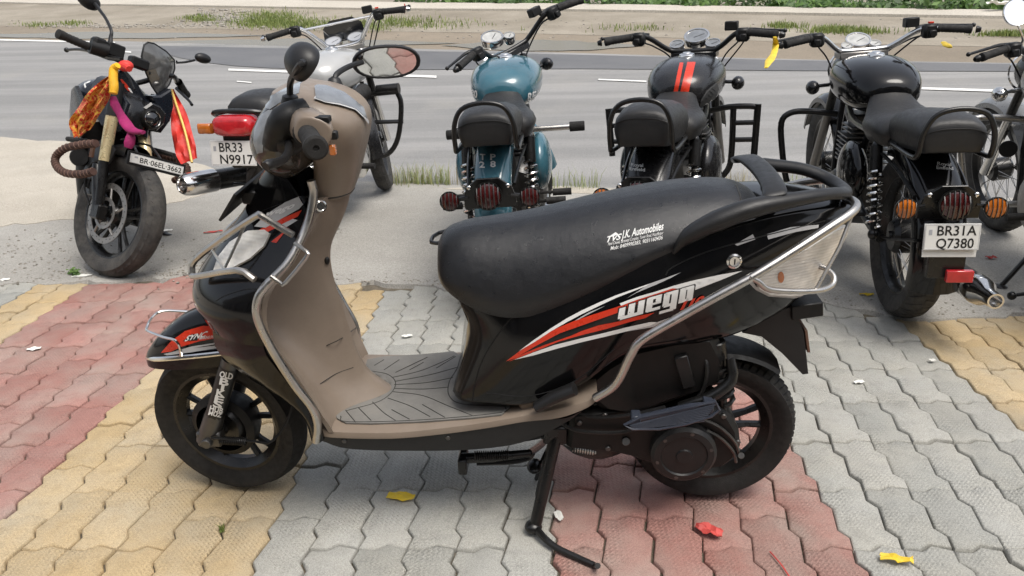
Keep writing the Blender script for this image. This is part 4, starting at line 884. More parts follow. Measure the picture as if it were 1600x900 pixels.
# ------------------------------------------------------------------ parked motorcycles (local x to the right, y forward, z up; origin where the rear wheel stands)
def pose(x, y, h, l):
    h = math.radians(h); l = math.radians(l)
    X = np.array([math.cos(h), -math.sin(h), 0]); Y = np.array([math.sin(h), math.cos(h), 0]); Z = np.array([0, 0, 1.])
    return Frame([x, y, 0], [X*math.cos(l)+Z*math.sin(l), Y, Z*math.cos(l)-X*math.sin(l)])
def atl(fr, px, py, axis, val):
    o, d = fr.ray(px, py); return o+(val-o[axis])/d[axis]*d
TEAL = mat('teal_paint', (.032, .115, .155), .16, dust=.22, dustcol=(.16, .19, .19), coat=.5)
SATBLK = mat('satin_black_paint', (.010, .010, .011), .24, dust=.12, dustcol=(.07, .065, .058), coat=.2, spec=.4)
SILVER = mat('silver_paint', (.42, .42, .41), .22, .12, var=.03, rv=.0, coat=.4)
GREYP = mat('grey_paint', (.20, .205, .205), .3, .3, dust=.3, dustcol=(.3, .28, .24), coat=.3)
SEATB = mat('motorcycle_seat_vinyl', (.012, .0118, .0118), .45, dust=.2, dustcol=(.06, .056, .052), grain=.3, gs=700.)
def M3(up, rt):                                  # rows: right, forward, up for a turned box
    up = np.asarray(up, float); up /= np.linalg.norm(up); rt = np.asarray(rt, float); rt = rt-up*np.dot(rt, up); rt /= np.linalg.norm(rt)
    return np.array([rt, np.cross(up, rt), up])
def plate_board(rt, c, w, h, tilt, lines, par=None, name='number_plate', face=-1, board=WHITEPL, frame=None):
    # registration plate facing backwards (face=-1) or forwards (face=1), tilted
    c = np.asarray(c, float); ux = np.array([1., 0, 0])*(1 if face < 0 else -1); uz = np.array([0, math.sin(tilt)*-face*-1, math.cos(tilt)]); n = np.cross(ux, uz)
    mb = MB(); mb.box(c, (w, .004, h), M=np.array([ux, -n, uz]), b=.3); pl = make(name, mb, board, rt)
    if frame:
        mb = MB(); mb.box(c-n*.006, (w+.022, .012, h+.022), M=np.array([ux, -n, uz]), b=.2); make('plate_frame', mb, frame, pl)
    for s_, x0, x1, z0, zh in lines:
        mb = MB(); letters(mb, s_, c+ux*(x0-.5)*w+uz*z0*h+n*.0028, ux*(x1-x0)*w, uz*zh*h, None, 0., .012); make('plate_lettering', mb, BLACKP, pl, flip=False)
    mb = MB(); mb.box(c-ux*w*.40+uz*h*.18+n*.0022, (w*.06, .001, h*.2), M=np.array([ux, -n, uz])); make('plate_emblem', mb, GREYPR, pl)
    mb = MB()
    q = [ux*a*w+uz*b_*h for a, b_ in ((-.485, -.46), (.485, -.46), (.485, .46), (-.485, .46))]; mb.tube([c+p+n*.002 for p in q], .0009, 4, 1, True); make('plate_border', mb, GREYPR, pl)
    return pl
def grilled_lamp(rt, c, n, r, lm, name, shell=BLKMET, bars=5):
    c = np.asarray(c, float); n = np.asarray(n, float)/np.linalg.norm(n); mb = MB()
    mb.lathe([(0, -r*1.1), (r*.55, -r*1.0), (r*.95, -r*.45), (r*1.06, 0), (r*1.06, r*.12), (r*.96, r*.12), (r*.94, 0)], c, n, 22); o = make(name, mb, shell, rt)
    mb = MB(); mb.lathe([(r*.95, 0), (r*.9, r*.10), (r*.6, r*.22), (0, r*.28)], c, n, 20); make('lamp_lens', mb, lm, o)
    u = np.array([1., 0, 0]); w = np.cross(n, u); w /= np.linalg.norm(w)
    for k in range(bars):
        x = (k-(bars-1)/2)*2*r*.82/(bars-1)*.95; hh = math.sqrt(max(0, r*r*.98-x*x)); mb = MB(); mb.tube([c+u*x+w*-hh+n*r*.12, c+u*x+n*r*.38, c+u*x+w*hh+n*r*.12], r*.055, 5, 3); make('lamp_bar', mb, DSTEEL, o)
    return o
def shell_arc(c, R, half, skirt, a0, a1, F, n=22, t=.004, taper=1.):
    c = np.asarray(c, float); F = np.asarray(F, float); R_ = []
    for k in range(n):
        a = math.radians(a0+(a1-a0)*k/(n-1)); rad = F[0]*math.cos(a)+F[2]*math.sin(a); h = half*(1+(taper-1)*k/(n-1)); P = []
        for (w, r) in ((-1., -skirt), (-.99, -skirt*.3), (-.88, -.006), (-.5, .010), (0, .016), (.5, .010), (.88, -.006), (.99, -skirt*.3), (1., -skirt)): P.append(c+rad*(R+r)+F[1]*w*h)
        P += [p-rad*t*(1 if 0 < i < 8 else 0)+F[1]*(t*(1 if i == 0 else -1 if i == 8 else 0)) for i, p in list(enumerate(P))[::-1]]; R_.append(P)
    mb = MB(); mb.rings(R_); return mb
def retro(name, label, cfg):
    fr = pose(*cfg['pose']); rt = thing(name, label, 'motorcycle', fr.matrix(), 'motorcycles parked in a row along the road'); g = cfg.get
    paint = cfg['paint']; met = g('metal', BLKMET); F0 = np.array([[0, 1., 0], [1., 0, 0], [0, 0, 1.]])
    def mk(n, mb, m, par=None, ang=38.): return make(n, mb, m, par or rt, ang)
    hd = Vector((0, .93, .88)); ax = Vector((0, -.46, .888)).normalized(); ST = Matrix.Translation(hd)@Matrix.Rotation(math.radians(g('steer', 0)), 4, ax)@Matrix.Translation(-hd)@Matrix.Translation((g('hbx', 0), 0, 0))
    def sx(p): return np.array((ST@Vector(p))[:])
    def mks(n, mb, m, par=None, ang=38.): mb.xf(ST); return mk(n, mb, m, par, ang)
    V = lambda *P: [np.array(p, float) for p in P]
    R3 = np.array(ST.to_3x3())
    wb = g('wb', 1.37)
    # wheels
    wheel(rt, (0, 0, .325), F0, .325, g('rtw', .118), .232, g('tyre', RUBBERD), 'spoke', BLKMET, lugs=g('lugs', 40), hub=.07, hw=.06, lug_h=g('lug_h', .004), n=48)
    FF = np.array([R3@F0[0], R3@F0[1], R3@F0[2]]); wheel(rt, sx((0, wb, .335)), FF, .335, .095, .245, RUBBERD, g('fstyle', 'spoke'), BLKMET, lugs=g('lugs', 40), hub=.06, hw=.05, lug_h=.003, n=44)
    # rear fender, stays, chain guard, swing arm
    fender = mk('rear_fender', shell_arc((0, 0, .325), .372, g('fw', .084), .06, 75, g('fend', 196), np.array([[0, 1., 0], [1., 0, 0], [0, 0, 1.]]), 26), paint, ang=45)
    for s_ in (-1, 1):
        mb = MB(); mb.tube(V((s_*.088, -.30, .56), (s_*.105, -.12, .62), (s_*.125, .12, .66)), .007, 8, 3); mb.tube(V((s_*.09, -.37, .42), (s_*.10, -.1, .345), (s_*.10, 0, .325)), .006, 8, 2); mk('fender_stay', mb, met)
        mb = MB(); mb.tube(V((s_*.105, -.03, .325), (s_*.11, .25, .36), (s_*.09, .50, .40)), [.020, .017, .02], 10, 2); mk('swing_arm', mb, met)
        # shock absorber: chrome spring over a black body
        a, b_ = np.array([s_*.132, .06, .67]), np.array([s_*.135, -.03, .34]); d = b_-a; mb = MB(); mb.tube([a, a+d*.30], [.024, .024], 14); mb.tube([a+d*.3, b_], .012, 10); mb.ell(a, (.018, .018, .022)); mb.ell(b_, (.02, .02, .022)); sh = mk('shock_absorber', mb, BLKMET)
        mb = MB(); mb.coil(a+d*.28, a+d*.92, .026, .0055, 8, 6, 10); mk('spring', mb, CHROME, sh)
        mb = MB(); mb.tube(V((s_*.10, -.1, .70), (s_*.115, .25, .70), (s_*.10, .6, .70), (s_*.06, .9, .78)), .014, 8, 3); mb.tube(V((s_*.115, .25, .70), (s_*.115, .42, .40), (s_*.10, .55, .30), (s_*.09, .9, .33), (s_*.06, .95, .75)), .014, 8, 2); mk('frame_tube', mb, BLKMET)
        mb = MB(); mb.ell((s_*.165, .26, .53), (.05, .16, .125), 18, 11); sc_ = mk('side_cover', mb, g('cover', paint), ang=60)
        mb = MB(); mb.tube(V((s_*.12, .48, .33), (s_*.26, .47, .33)), .008, 8); mb.tube(V((s_*.20, .47, .33), (s_*.29, .47, .33)), .017, 10); mk('foot_peg', mb, RUBBER)
        mb = MB(); mb.tube(V((s_*.13, .12, .38), (s_*.20, .10, .385)), .008, 8); mb.tube(V((s_*.185, .10, .385), (s_*.27, .10, .385)), .016, 10); mk('passenger_peg', mb, RUBBER)
    # engine
    eng = g('engine', DSTEEL); mb = MB(); loft(mb, [sup((0, y, z), a, b_, 3., 20, u=(1, 0, 0)) for y, z, a, b_ in ((.44, .36, .10, .09), (.50, .36, .135, .13), (.62, .34, .15, .14), (.76, .33, .145, .13), (.86, .33, .10, .09))], 3); en = mk('engine', mb, eng)
    for s_ in (-1, 1):
        mb = MB(); mb.lathe([(.115, 0), (.11, .022), (.07, .036), (.03, .04), (0, .04)], (s_*.13, .62, .34), (s_, 0, 0), 28); mk('engine_cover', mb, g('ecover', eng), en)
    for k in range(9):
        mb = MB(); mb.box((0, .76-.002*k, .47+k*.021), (.20-(.03 if k > 6 else 0), .19, .007), b=.3); mk('cooling_fin', mb, eng, en)
    mb = MB(); mb.box((0, .75, .56), (.13, .13, .20), b=.2); mb.box((0, .74, .675), (.15, .16, .05), b=.35); mk('cylinder', mb, eng, en)
    sgs = g('exhaust', (1,))
    for s_ in sgs:
        mb = MB(); mb.tube(V((s_*.05, .84, .62), (s_*.09, .93, .52), (s_*.13, .90, .34), (s_*.15, .70, .21), (s_*.135, .35, .19), tuple(np.array(g('tip'))+np.array([.17, .52, -.04])) if g('tip') else (s_*.13, .12, .20)), .019, 12, 4); ex = mk('exhaust_pipe', mb, g('pipe', CHROME))
        a = np.array([s_*.13, .16, .198]) if not g('tip') else np.array(g('tip'))+np.array([.17, .52, -.04]); b_ = np.array(g('tip', (s_*.155, -.47, .235)), float)*([1, 1, 1] if g('tip') is None else [1, 1, 1]); d = (b_-a); L_ = np.linalg.norm(d); q = d/L_
        mb = MB(); mb.lathe([(.02, 0), (.046, .05), (.05, .1), (.05, L_*.72)], a, d, 22); mk('silencer', mb, BLKMET, ex)
        mb = MB(); mb.lathe([(.05, L_*.72), (.053, L_*.73), (.053, L_*.80), (.049, L_*.84), (.030, L_*.90), (.027, L_-.002), (.027, L_), (.021, L_), (.020, L_-.04), (0, L_-.04)] if not g('bigtip') else [(.05, L_*.66), (.056, L_*.67), (.056, L_*.90), (.05, L_*.97), (.04, L_), (.034, L_), (.030, L_-.01), (.026, L_-.05), (0, L_-.05)], a, d, 24); mk('silencer_tip', mb, CHROME, ex)
    # seats
    def seat(prof, n_, m):
        R_ = []
        for y, zt, zb, w in prof:
            P = [np.array([w*.9*x, y, zb]) for x in (-1, 1)]; P = [np.array([-w*.86, y, zb]), np.array([-w*.98, y, zb+(zt-zb)*.35])]+[np.array([w*math.copysign(abs(math.cos(t))**.7, math.cos(t)), y, zb+(zt-zb)*(.45+.55*abs(math.sin(t))**.8)]) for t in np.linspace(math.pi*.99, math.pi*.01, 9)]+[np.array([w*.98, y, zb+(zt-zb)*.35]), np.array([w*.86, y, zb])]; R_.append(P)
        mb = MB(); loft(mb, R_, 3); return mk(n_, mb, m, ang=50)
    if g('tail') != 'rect':
        pz = g('padz', .0)
        seat([(-.345, .775, .73, .06), (-.34, .805+pz, .72, .092), (-.32, .828+pz, .715, .105), (-.24, .842+pz, .71, .112), (-.1, .836+pz, .70, .120), (.0, .818+pz, .695, .116), (.04, .79, .70, .09)], 'passenger_seat', SEATB)
        ps = rt.children[-1] if False else bpy.data.objects[[c.name for c in rt.children if c.name.startswith('passenger_seat')][0]]
        mb = MB(); mb.tube(V((-.110, -.338, .775+pz), (-.06, -.345, .795+pz), (0, -.347, .80+pz), (.06, -.345, .795+pz), (.110, -.338, .775+pz)), .0018, 5, 3); mk('seat_piping', mb, PLASTD, ps)
        seat([(-.03, .74, .70, .09), (-.01, .782, .685, .142), (.08, .794, .68, .162), (.2, .786, .68, .158), (.32, .80, .70, .118), (.42, .845, .74, .085), (.48, .875, .80, .05)], 'rider_seat', SEATB)
        mb = MB(); mb.tube(V((-.112, -.06, .70), (-.116, -.30, .70), (-.113, -.352, .72), (-.108, -.364, .79+pz), (-.075, -.368, .85+pz), (0, -.369, .868+pz), (.075, -.368, .85+pz), (.108, -.364, .79+pz), (.113, -.352, .72), (.116, -.30, .70), (.112, -.06, .70)), .009, 10, 5); mk('grab_rail', mb, BLKMET)
    else:
        seat([(-.30, .72, .68, .06), (-.29, .78, .67, .105), (-.25, .815, .665, .125), (-.1, .83, .665, .138), (.1, .80, .665, .15), (.3, .79, .68, .14), (.42, .82, .72, .10), (.47, .84, .78, .06)], 'dual_seat', SEATB)
        mb = MB(); mb.tube(V((-.14, .0, .70), (-.15, -.30, .73), (-.09, -.40, .76), (.09, -.40, .76), (.15, -.30, .73), (.14, 0, .70)), .011, 8, 4); mk('grab_rail', mb, BLKMET)
    # tank
    tz = .012; mb = MB(); loft(mb, [sup((0, y, z+tz), a, b_, e, 28, u=(1, 0, 0), top=tp) for y, z, a, b_, e, tp in ((.39, .80, .05, .04, 2.2, 1), (.405, .80, .085, .065, 2.3, 1), (.45, .81, .125, .085, 2.4, 1), (.54, .82, .156, .105, 2.5, 1), (.66, .83, .172, .112, 2.5, 1.), (.78, .838, .172, .108, 2.5, .98), (.88, .842, .15, .10, 2.4, .95), (.95, .845, .115, .085, 2.3, .9), (.985, .845, .07, .06, 2.2, .9), (.992, .845, .04, .03, 2.2, 1))], 4); tk = mk('fuel_tank', mb, g('tankpaint', paint), ang=60)
    mb = MB(); mb.lathe([(.038, -.012), (.038, .004), (.034, .012), (.020, .016), (.018, .020), (0, .021)], (0, .70, .953), (0, -.1, 1), 24); mk('fuel_cap', mb, CHROME, tk)
    tsk = Skin(fr, [tk])
    # steering group
    for s_ in (-1, 1):
        mb = MB(); top, bot = np.array([s_*.085, .955, .90]), np.array([s_*.085, wb-.03, .335]); d = bot-top; mb.tube([top, top+d*.42], .026 if g('gaiter') else .022, 14); mb.tube([top+d*.42, bot], [.022, .027], 12) if False else None
        fk = mks('front_fork', mb, BLKMET); mb = MB(); mb.tube([top+d*.42, bot], [.021, .026], 12); mks('fork_slider', mb, g('slider', ALLOY), fk)
    mb = shell_arc((0, wb, .335), .365, .065, .035, 25, 190, F0, 24); mb.xf(ST); mk('front_fender', mb, g('ffender', paint), ang=45)
    mb = MB(); mb.ell((0, 1.04, .865), (.098, .13, .10), 22, 13); mb.xf(ST); hl = mk('headlamp', mb, g('lampshell', SATBLK), ang=60)
    mb = MB(); mb.lathe([(.092, 0), (.098, .004), (.094, .014), (.085, .016)], (0, 1.13, .86), (0, 1, -.05), 26); mks('headlamp_rim', mb, g('lamprim', CHROME), hl)
    hbz = g('hbz', 0.)
    bar = V((-.40, .74, 1.03+hbz), (-.27, .79, 1.045+hbz), (-.21, .83, 1.04+hbz), (-.13, .895, .98+hbz*.5), (-.08, .91, .965), (.08, .91, .965), (.13, .895, .98+hbz*.5), (.21, .83, 1.04+hbz), (.27, .79, 1.045+hbz), (.40, .74, 1.03+hbz))
    mb = MB(); mb.tube(bar, .0125, 12, 4); hb = mks('handlebar', mb, g('bar', BLKMET))
    if g('crossbar'):
        mb = MB(); mb.tube(V((-.20, .838, 1.035+hbz), (.20, .838, 1.035+hbz)), .007, 8); mks('crossbar', mb, CHROME, hb)
    for s_ in (-1, 1):
        a, b_ = np.array([s_*.275, .788, 1.045+hbz]), np.array([s_*.415, .734, 1.03+hbz]); mb = MB()
        mb.lathe([(.0185, 0), (.0185, .01)]+[(.0165+.0014*(k % 2), .014+k*.0075) for k in range(14)]+[(.0195, .122), (.0195, .135), (.012, .138), (.0, .139)], a, b_-a, 18); gp = mks('handle_grip', mb, RUBBER, ang=25)
        mb = MB(); mb.cyl(b_, b_+(b_-a)*.14, .0165, 14, .011); mks('bar_end', mb, g('barend', BLKMET), gp)
        mb = MB(); mb.box((s_*.245, .80, 1.035+hbz), (.06, .055, .062), b=.4); mb.box((s_*.25, .785, 1.025+hbz), (.03, .05, .03), b=.3); mks('switch_box', mb, PLASTD)
        mb = MB(); mb.tube(V((s_*.21, .86, 1.05+hbz), (s_*.27, .865, 1.055+hbz), (s_*.34, .84, 1.05+hbz), (s_*.43, .795, 1.045+hbz)), [.009, .008, .007, .006], 8, 3); mb.ell((s_*.43, .795, 1.045+hbz), (.010, .010, .010)); mks('lever', mb, g('lever', BLKMET))
        mb = MB(); mb.ell((s_*.21, .97, .80), (.032, .045, .034)) if g('ind', 'ball') == 'ball' else mb.box((s_*.24, .97, .83), (.06, .05, .035), b=.4); mb.tube(V((s_*.08, .97, .81), (s_*.20, .97, .805)), .009, 8); mks('front_indicator', mb, g('indm', SATBLK))
    if g('redkill'):
        mb = MB(); mb.box((.245, .79, 1.072+hbz), (.02, .02, .008), b=.3); mks('kill_switch', mb, RED)
    mb = MB(); mb.box((.185, .86, 1.075+hbz), (.06, .05, .042), b=.2); mks('fluid_reservoir', mb, PLASTD)
    for c_, r_, rimm in g('gauges', [((0, 1.0, 1.005), .058, CHROME), ((-.065, .955, .985), .026, CHROME), ((.065, .955, .985), .026, CHROME)]):
        n_ = np.array([0, -.5, .866]); mb = MB(); mb.lathe([(r_*.8, -.04), (r_, -.03), (r_*1.04, 0), (r_*1.0, .006), (r_*.88, .006), (r_*.86, .001)], c_, n_, 26); ga = mks('gauge', mb, rimm)
        mb = MB(); mb.lathe([(r_*.87, .0015), (0, .0016)], c_, n_, 22); dm = mks('dial', mb, g('dialm', GREYPR), ga)
        mb = MB(); mb.box(np.array(c_)+n_*.0022+np.array([.2*r_, 0, 0]), (r_*.9, .003, .001), M=M3(n_, (1, .6, .2))); mks('needle', mb, BLACKP, ga)
    for q_ in ((.22, .945, .945, .10), (.20, .96, .78, .07)):
        mb = MB(); mb.box((0, q_[1], q_[2]), (q_[0], q_[3], .03), b=.3); mks('fork_clamp', mb, g('clamp', SATBLK))
    for s_, k in ((-1, 0), (1, 0), (1, 1)):
        mb = MB(); mb.tube(V((s_*.24, .82, 1.02+hbz), (s_*(.20+.03*k), .93, .99+hbz), (s_*.13, 1.02, .92-.05*k), (s_*.08, .98, .78)), .004, 6, 5); mks('cable', mb, PLASTD)
    for c_, n_ in ():
        pass
    # tail lamp, indicators, plate
    if g('tail') != 'rect':
        oc = [(-.04, .06), (.04, .06), (.085, .025), (.098, -.02), (.098, -.06), (-.098, -.06), (-.098, -.02), (-.085, .025)]
        lz = g('lampz', .56)
        mb = MB(); mb.prism(oc, lambda u, v, d: np.array([u, -.375-d-v*.25, lz+v]), 0, .012, .002); tb = mk('tail_bracket', mb, BLKMET, ang=25)
        for s_ in (-1, 1):
            mb = MB(); mb.ell((s_*.072, -.395, lz+.028), (.009, .006, .009)); mk('bolt', mb, CHROME, tb)
            mb = MB(); mb.tube(V((s_*.08, -.38, lz-.01), (s_*.125, -.375, lz-.02)), .009, 8); mk('indicator_stalk', mb, BLKMET)
            grilled_lamp(rt, (s_*g('indx', .140), -.39, lz-.02), (0, -1, .05), .036, g('indlens', L_AMB), 'rear_indicator')
        grilled_lamp(rt, (0, -.425, lz+.0), (0, -1, .08), .050, g('taillens', L_DRED), 'tail_lamp', bars=6)
        if g('plate'):
            mb = MB(); mb.box((0, -.425, lz-.122), (.17, .004, .115), M=M3((0, .1, 1), (1, 0, 0)), b=.3); mk('plate_backing', mb, WHITEPL)
            plate_board(rt, (0, -.436, lz-.106), .172, .090, -.1, g('plate'))
        mb = MB(); mb.box((0, -.40, lz-.20), (.12, .05, .12), b=.15); mk('fender_tip', mb, BLKMET)
        if g('reflector'):
            mb = MB(); mb.box((.04, -.44, lz-.245), (.085, .02, .042), b=.2); mk('red_reflector', mb, L_RED)
    else:
        lz = .70; mb = MB(); loft(mb, [sup((0, y, lz), a, b_, 4., 20, u=(1, 0, 0)) for y, a, b_ in ((-.38, .10, .05), (-.42, .10, .05), (-.455, .092, .042), (-.468, .075, .03))], 2); tl = mk('tail_lamp', mb, L_RED)
        for s_ in (-1, 1):
            mb = MB(); loft(mb, [sup((s_*x, -.425, lz-.012), a, .024, 3.5, 16, u=(0, 1, 0)) for x, a in ((.115, .018), (.125, .024), (.165, .024), (.178, .018))], 2); mk('rear_indicator', mb, L_AMB)
        mb = MB(); mb.box((0, -.40, lz-.06), (.14, .05, .06), b=.2); mb.box((0, -.36, .60), (.12, .10, .2), b=.2); mk('tail_bracket', mb, PLASTD)
        plate_board(rt, (-.012, -.45, .580), .225, .112, -.12, g('plate'))
    # crash guards
    cg = g('guard')
    if cg == 'loop':
        for s_ in (-1, 1):
            mb = MB(); mb.tube(V((s_*.08, .96, .66), (s_*.22, .985, .675), (s_*.30, .99, .668), (s_*.34, .99, .62), (s_*.328, .98, .48), (s_*.302, .97, .34), (s_*.27, .96, .275), (s_*.2, .95, .258), (s_*.07, .93, .26)), .0155, 12, 4); mk('crash_guard', mb, g('guardm', BLKMET))
    if cg == 'ladder':
        for s_ in (-1.12, .76):
            mb = MB(); mb.tube(V((s_*.07, .96, .66), (s_*.22, .97, .68), (s_*.36, .97, .68), (s_*.405, .97, .672)), .015, 10, 3); mb.tube(V((s_*.405, .97, .69), (s_*.39, .96, .44)), .017, 12); mb.tube(V((s_*.25, .97, .675), (s_*.245, .96, .45), (s_*.22, .95, .36), (s_*.12, .94, .29), (s_*.06, .93, .29)), .016, 10, 4)
            for z in (.60, .515): mb.tube(V((s_*.25, .968, z), (s_*.40, .968, z)), .013, 10)
            mk('crash_guard', mb, BLKMET)
    if cg == 'pegs':
        for s_ in (-1, 1):
            mb = MB(); mb.tube(V((s_*.06, .95, .56), (s_*.30, .95, .56)), .016, 12); mk('engine_bar', mb, STEEL); mb = MB(); mb.cyl((s_*.29, .95, .56), (s_*.37, .95, .56), .026, 16); mk('bar_pad', mb, RUBBER)
    if cg == 'bent':
        mb = MB(); mb.tube(V((.07, .97, .66), (.22, 1.0, .69)), .016, 10); mb.tube(V((.14, .99, .69), (.28, 1.0, .70)), .034, 14); mb.tube(V((.26, 1.0, .69), (.285, 1.0, .60), (.25, .99, .40), (.18, .97, .30), (.08, .95, .29)), .016, 10, 4); mb.tube(V((.08, .96, .50), (.29, 1.0, .50)), .013, 8); mk('crash_guard', mb, BLKMET)
        mb = MB(); mb.tube(V((-.07, .97, .66), (-.30, 1.0, .70)), .016, 10); mb.tube(V((-.28, 1.0, .69), (-.31, 1.0, .60), (-.27, .99, .40), (-.08, .95, .29)), .016, 10, 4); mk('crash_guard', mb, BLKMET)
    if g('step'):
        mb = MB(); mb.tube(V((-.14, .10, .29), (-.30, .09, .27), (-.32, .0, .265), (-.29, -.05, .265), (-.16, -.02, .27)), .009, 8, 2, True)
        for q in (.3, .5, .7): mb.tube(V((-.14-.16*q, .1, .275), (-.14-.16*q, -.03, .27)), .004, 6)
        mk('foot_step', mb, BLKMET)
    mb = MB(); ssf = fr.M@(np.array(list(fr.o+fr.M.T@np.array([-.30, .42, 0]))[:2]+[.006])-fr.o); mb.tube([np.array([-.10, .50, .25]), ssf], .011, 8); mb.ell(ssf, (.028, .035, .008)); mk('side_stand', mb, BLKMET)
    return fr, rt, tk, tsk, fender
B = {}
frB, rB, tkB, tsB, fB = retro('motorcycle', 'glossy black retro motorcycle with chrome handlebar and plate BR31A Q7380', dict(pose=(1.502, 2.927, 8.26, 2.3), paint=GLOSS, cover=GLOSS, bar=CHROME, clamp=ALLOY, guard='loop', plate=[('BR31A', .22, .93, .06, .36), ('Q7380', .22, .90, -.42, .36)], reflector=True, taillens=L_DRED, redkill=True, steer=4, dialm=L_WHITE))
Skin(frB, [fB]).text('fender_lettering', 'Royal', (1464, 258), (22, 2), (0, -5), WHITEP, fB, .0012, .02); Skin(frB, [fB]).text('fender_lettering', 'Enfield', (1463, 264), (26, 2), (0, -5), WHITEP, fB, .0012, .02)
frR, rR, tkR, tsR, fR = retro('motorcycle', 'satin black motorcycle with two red stripes along its tank', dict(pose=(.568, 3.085, 19.7, 3.7), paint=SATBLK, guard='ladder', steer=-2, gauges=[((0, .99, 1.03), .062, CHROME), ((-.088, .94, .995), .036, CHROME), ((.088, .94, .995), .036, CHROME)], dialm=L_GREYL, padz=.02))
tsR.lay('tank_stripe', [[(1062, 98), (1068, 98), (1058, 150), (1051, 150)], [(1074, 97), (1087, 97), (1073, 156), (1060, 156)]], RED, tkR, .0012, 6.)
kp = tsR.lay('knee_pad', [[(1090, 172), (1094, 158), (1104, 142), (1118, 130), (1121, 138), (1116, 152), (1106, 166), (1096, 175)]], mat('pad_grey', (.045, .045, .045), .5), tkR, .001, 6., .006)
kps = Skin(frR, [kp])
for k in range(7):
    mb = MB(); t = k/6; q = [kps.hit(x, y, .001) for x, y in ((1094+3*t+17*t*.9, 168-30*t), (1100+16*t*1.1, 170-32*t+4))]
    if all(q): mb.tube(q, .0018, 5); make('pad_rib', mb, BLKMET, kp)
Skin(frR, [fR]).text('fender_lettering', 'Royal', (986, 260), (19, 1), (0, -5), WHITEP, fR, .0012, .02); Skin(frR, [fR]).text('fender_lettering', 'Enfield', (984, 266), (24, 2), (0, -5), WHITEP, fR, .0012, .02)
frT, rT, tkT, tsT, fT = retro('motorcycle', 'teal blue retro motorcycle with TP 28 painted in white on its rear fender', dict(pose=(-.089, 3.168, 3.3, 3.7), paint=TEAL, guard='pegs', indx=.15, fw=.072, steer=42, hbx=.035, step=True, indlens=L_DRED, taillens=L_DRED, gauges=[((-.02, 1.0, 1.05), .058, CHROME), ((.06, .97, 1.02), .03, CHROME)], dialm=L_WHITE, lampz=.55, lampshell=TEAL, hbz=.005, padz=.01))
fs_ = Skin(frT, [fT])
for ch, x, y in (('T', 750, 250), ('P', 766, 250), ('2', 749, 262), ('8', 766, 261)): fs_.text('fender_lettering', ch, (x, y), (8.5, .2), (0, -9), WHITEP, fT, .0014, .03)
tsT.text('tank_lettering', 'RE178', (824, 158), (30, -9), (1, -12), WHITEP, tkT, .0014, .03); tsT.text('tank_lettering', '180', (733, 149), (13, 4), (0, -11), WHITEP, tkT, .0014, .03)
XT = [q for q in [atl(pose(-1.241, 3.906, 10.7, 1.), 284, 290, 0, -.30)]][0]
frS, rS, tkS, tsS, fS = retro('motorcycle', 'silver tanked motorcycle with red tail lamp and plate BR33 N9917 behind the scooter', dict(pose=(-1.241, 3.906, 10.7, 1.), paint=SILVER, cover=SATBLK, guard='bent', tail='rect', bar=CHROME, crossbar=True, steer=20, exhaust=(-1,), fend=140, tip=(XT[0], max(XT[1], -.75), XT[2]), tipd=.34, bigtip=True, pipe=BLKMET, engine=ALLOY, ecover=CHROME, slider=CHROME, clamp=ALLOY, ind='box', indm=CHROME, barend=CHROME, redkill=True, rtw=.145, lugs=26, lug_h=.009, hbz=.06, wb=1.25, ffender=SATBLK,
    gauges=[((-.068, .985, 1.0), .052, CHROME), ((.068, .985, 1.0), .052, CHROME)], dialm=GREYPR, plate=[('BR33', .20, .72, .06, .36), ('N9917', .20, .94, -.42, .36)]))
frG, rG, tkG, tsG, fG = retro('motorcycle', 'grey motorcycle with chrome crash guard, cut off by the right edge', dict(pose=(2.282, 2.72, 10.9, 4.8), paint=GREYP, guard='loop', guardm=STEEL, steer=8, indm=CHROME, engine=ALLOY, hbz=-.02, lampshell=SATBLK, slider=CHROME))
# extras on single machines
mb = MB(); mb.prism([(-.13, .0), (.13, .0), (.12, .09), (.07, .13), (-.07, .13), (-.12, .09)], lambda u, v, d: np.array([u, 1.06+d+v*-.1, .99+v]), 0, .006, .001); hd = Vector((0, .93, .88)); ax = Vector((0, -.46, .888)).normalized()
mb.xf(Matrix.Translation(hd)@Matrix.Rotation(math.radians(20), 4, ax)@Matrix.Translation(-hd)); make('fly_screen', mb, L_DARKG, rS)
c = atl(frG, 1588, 19, 1, .74); mb = MB(); n_ = np.array([.25, -.9, .25]); n_ /= np.linalg.norm(n_); mb.lathe([(0, -.03), (.04, -.025), (.055, -.01), (.058, .0), (.056, .003), (.053, .002)], c, n_, 26); mr = make('mirror', mb, CHROME, rG)
mb = MB(); mb.lathe([(.0535, .0022), (0, .0023)], c, n_, 26); make('mirror_glass', mb, MIRROR, mr); mb = MB(); mb.tube([c-n_*.02, c+np.array([.05, .03, -.12]), np.array([-.22, .83, 1.02])], .005, 8, 4); make('mirror_stem', mb, CHROME, rG)
mb = MB(); mb.lathe([(0, -.03), (.03, -.03), (.04, 0), (.038, .006), (0, .006)], (-.13, .98, .52), (-.3, -.9, .1), 20); make('horn', mb, PLASTD, rG)
mb = MB(); q = frG.M@(gnd(1581, 462, .05)-frG.o); mb.tube([q, q+[.12, .0, .02]], .008, 8); mb.ell(q, (.018, .018, .018)); make('gear_lever', mb, BLKMET, rG)
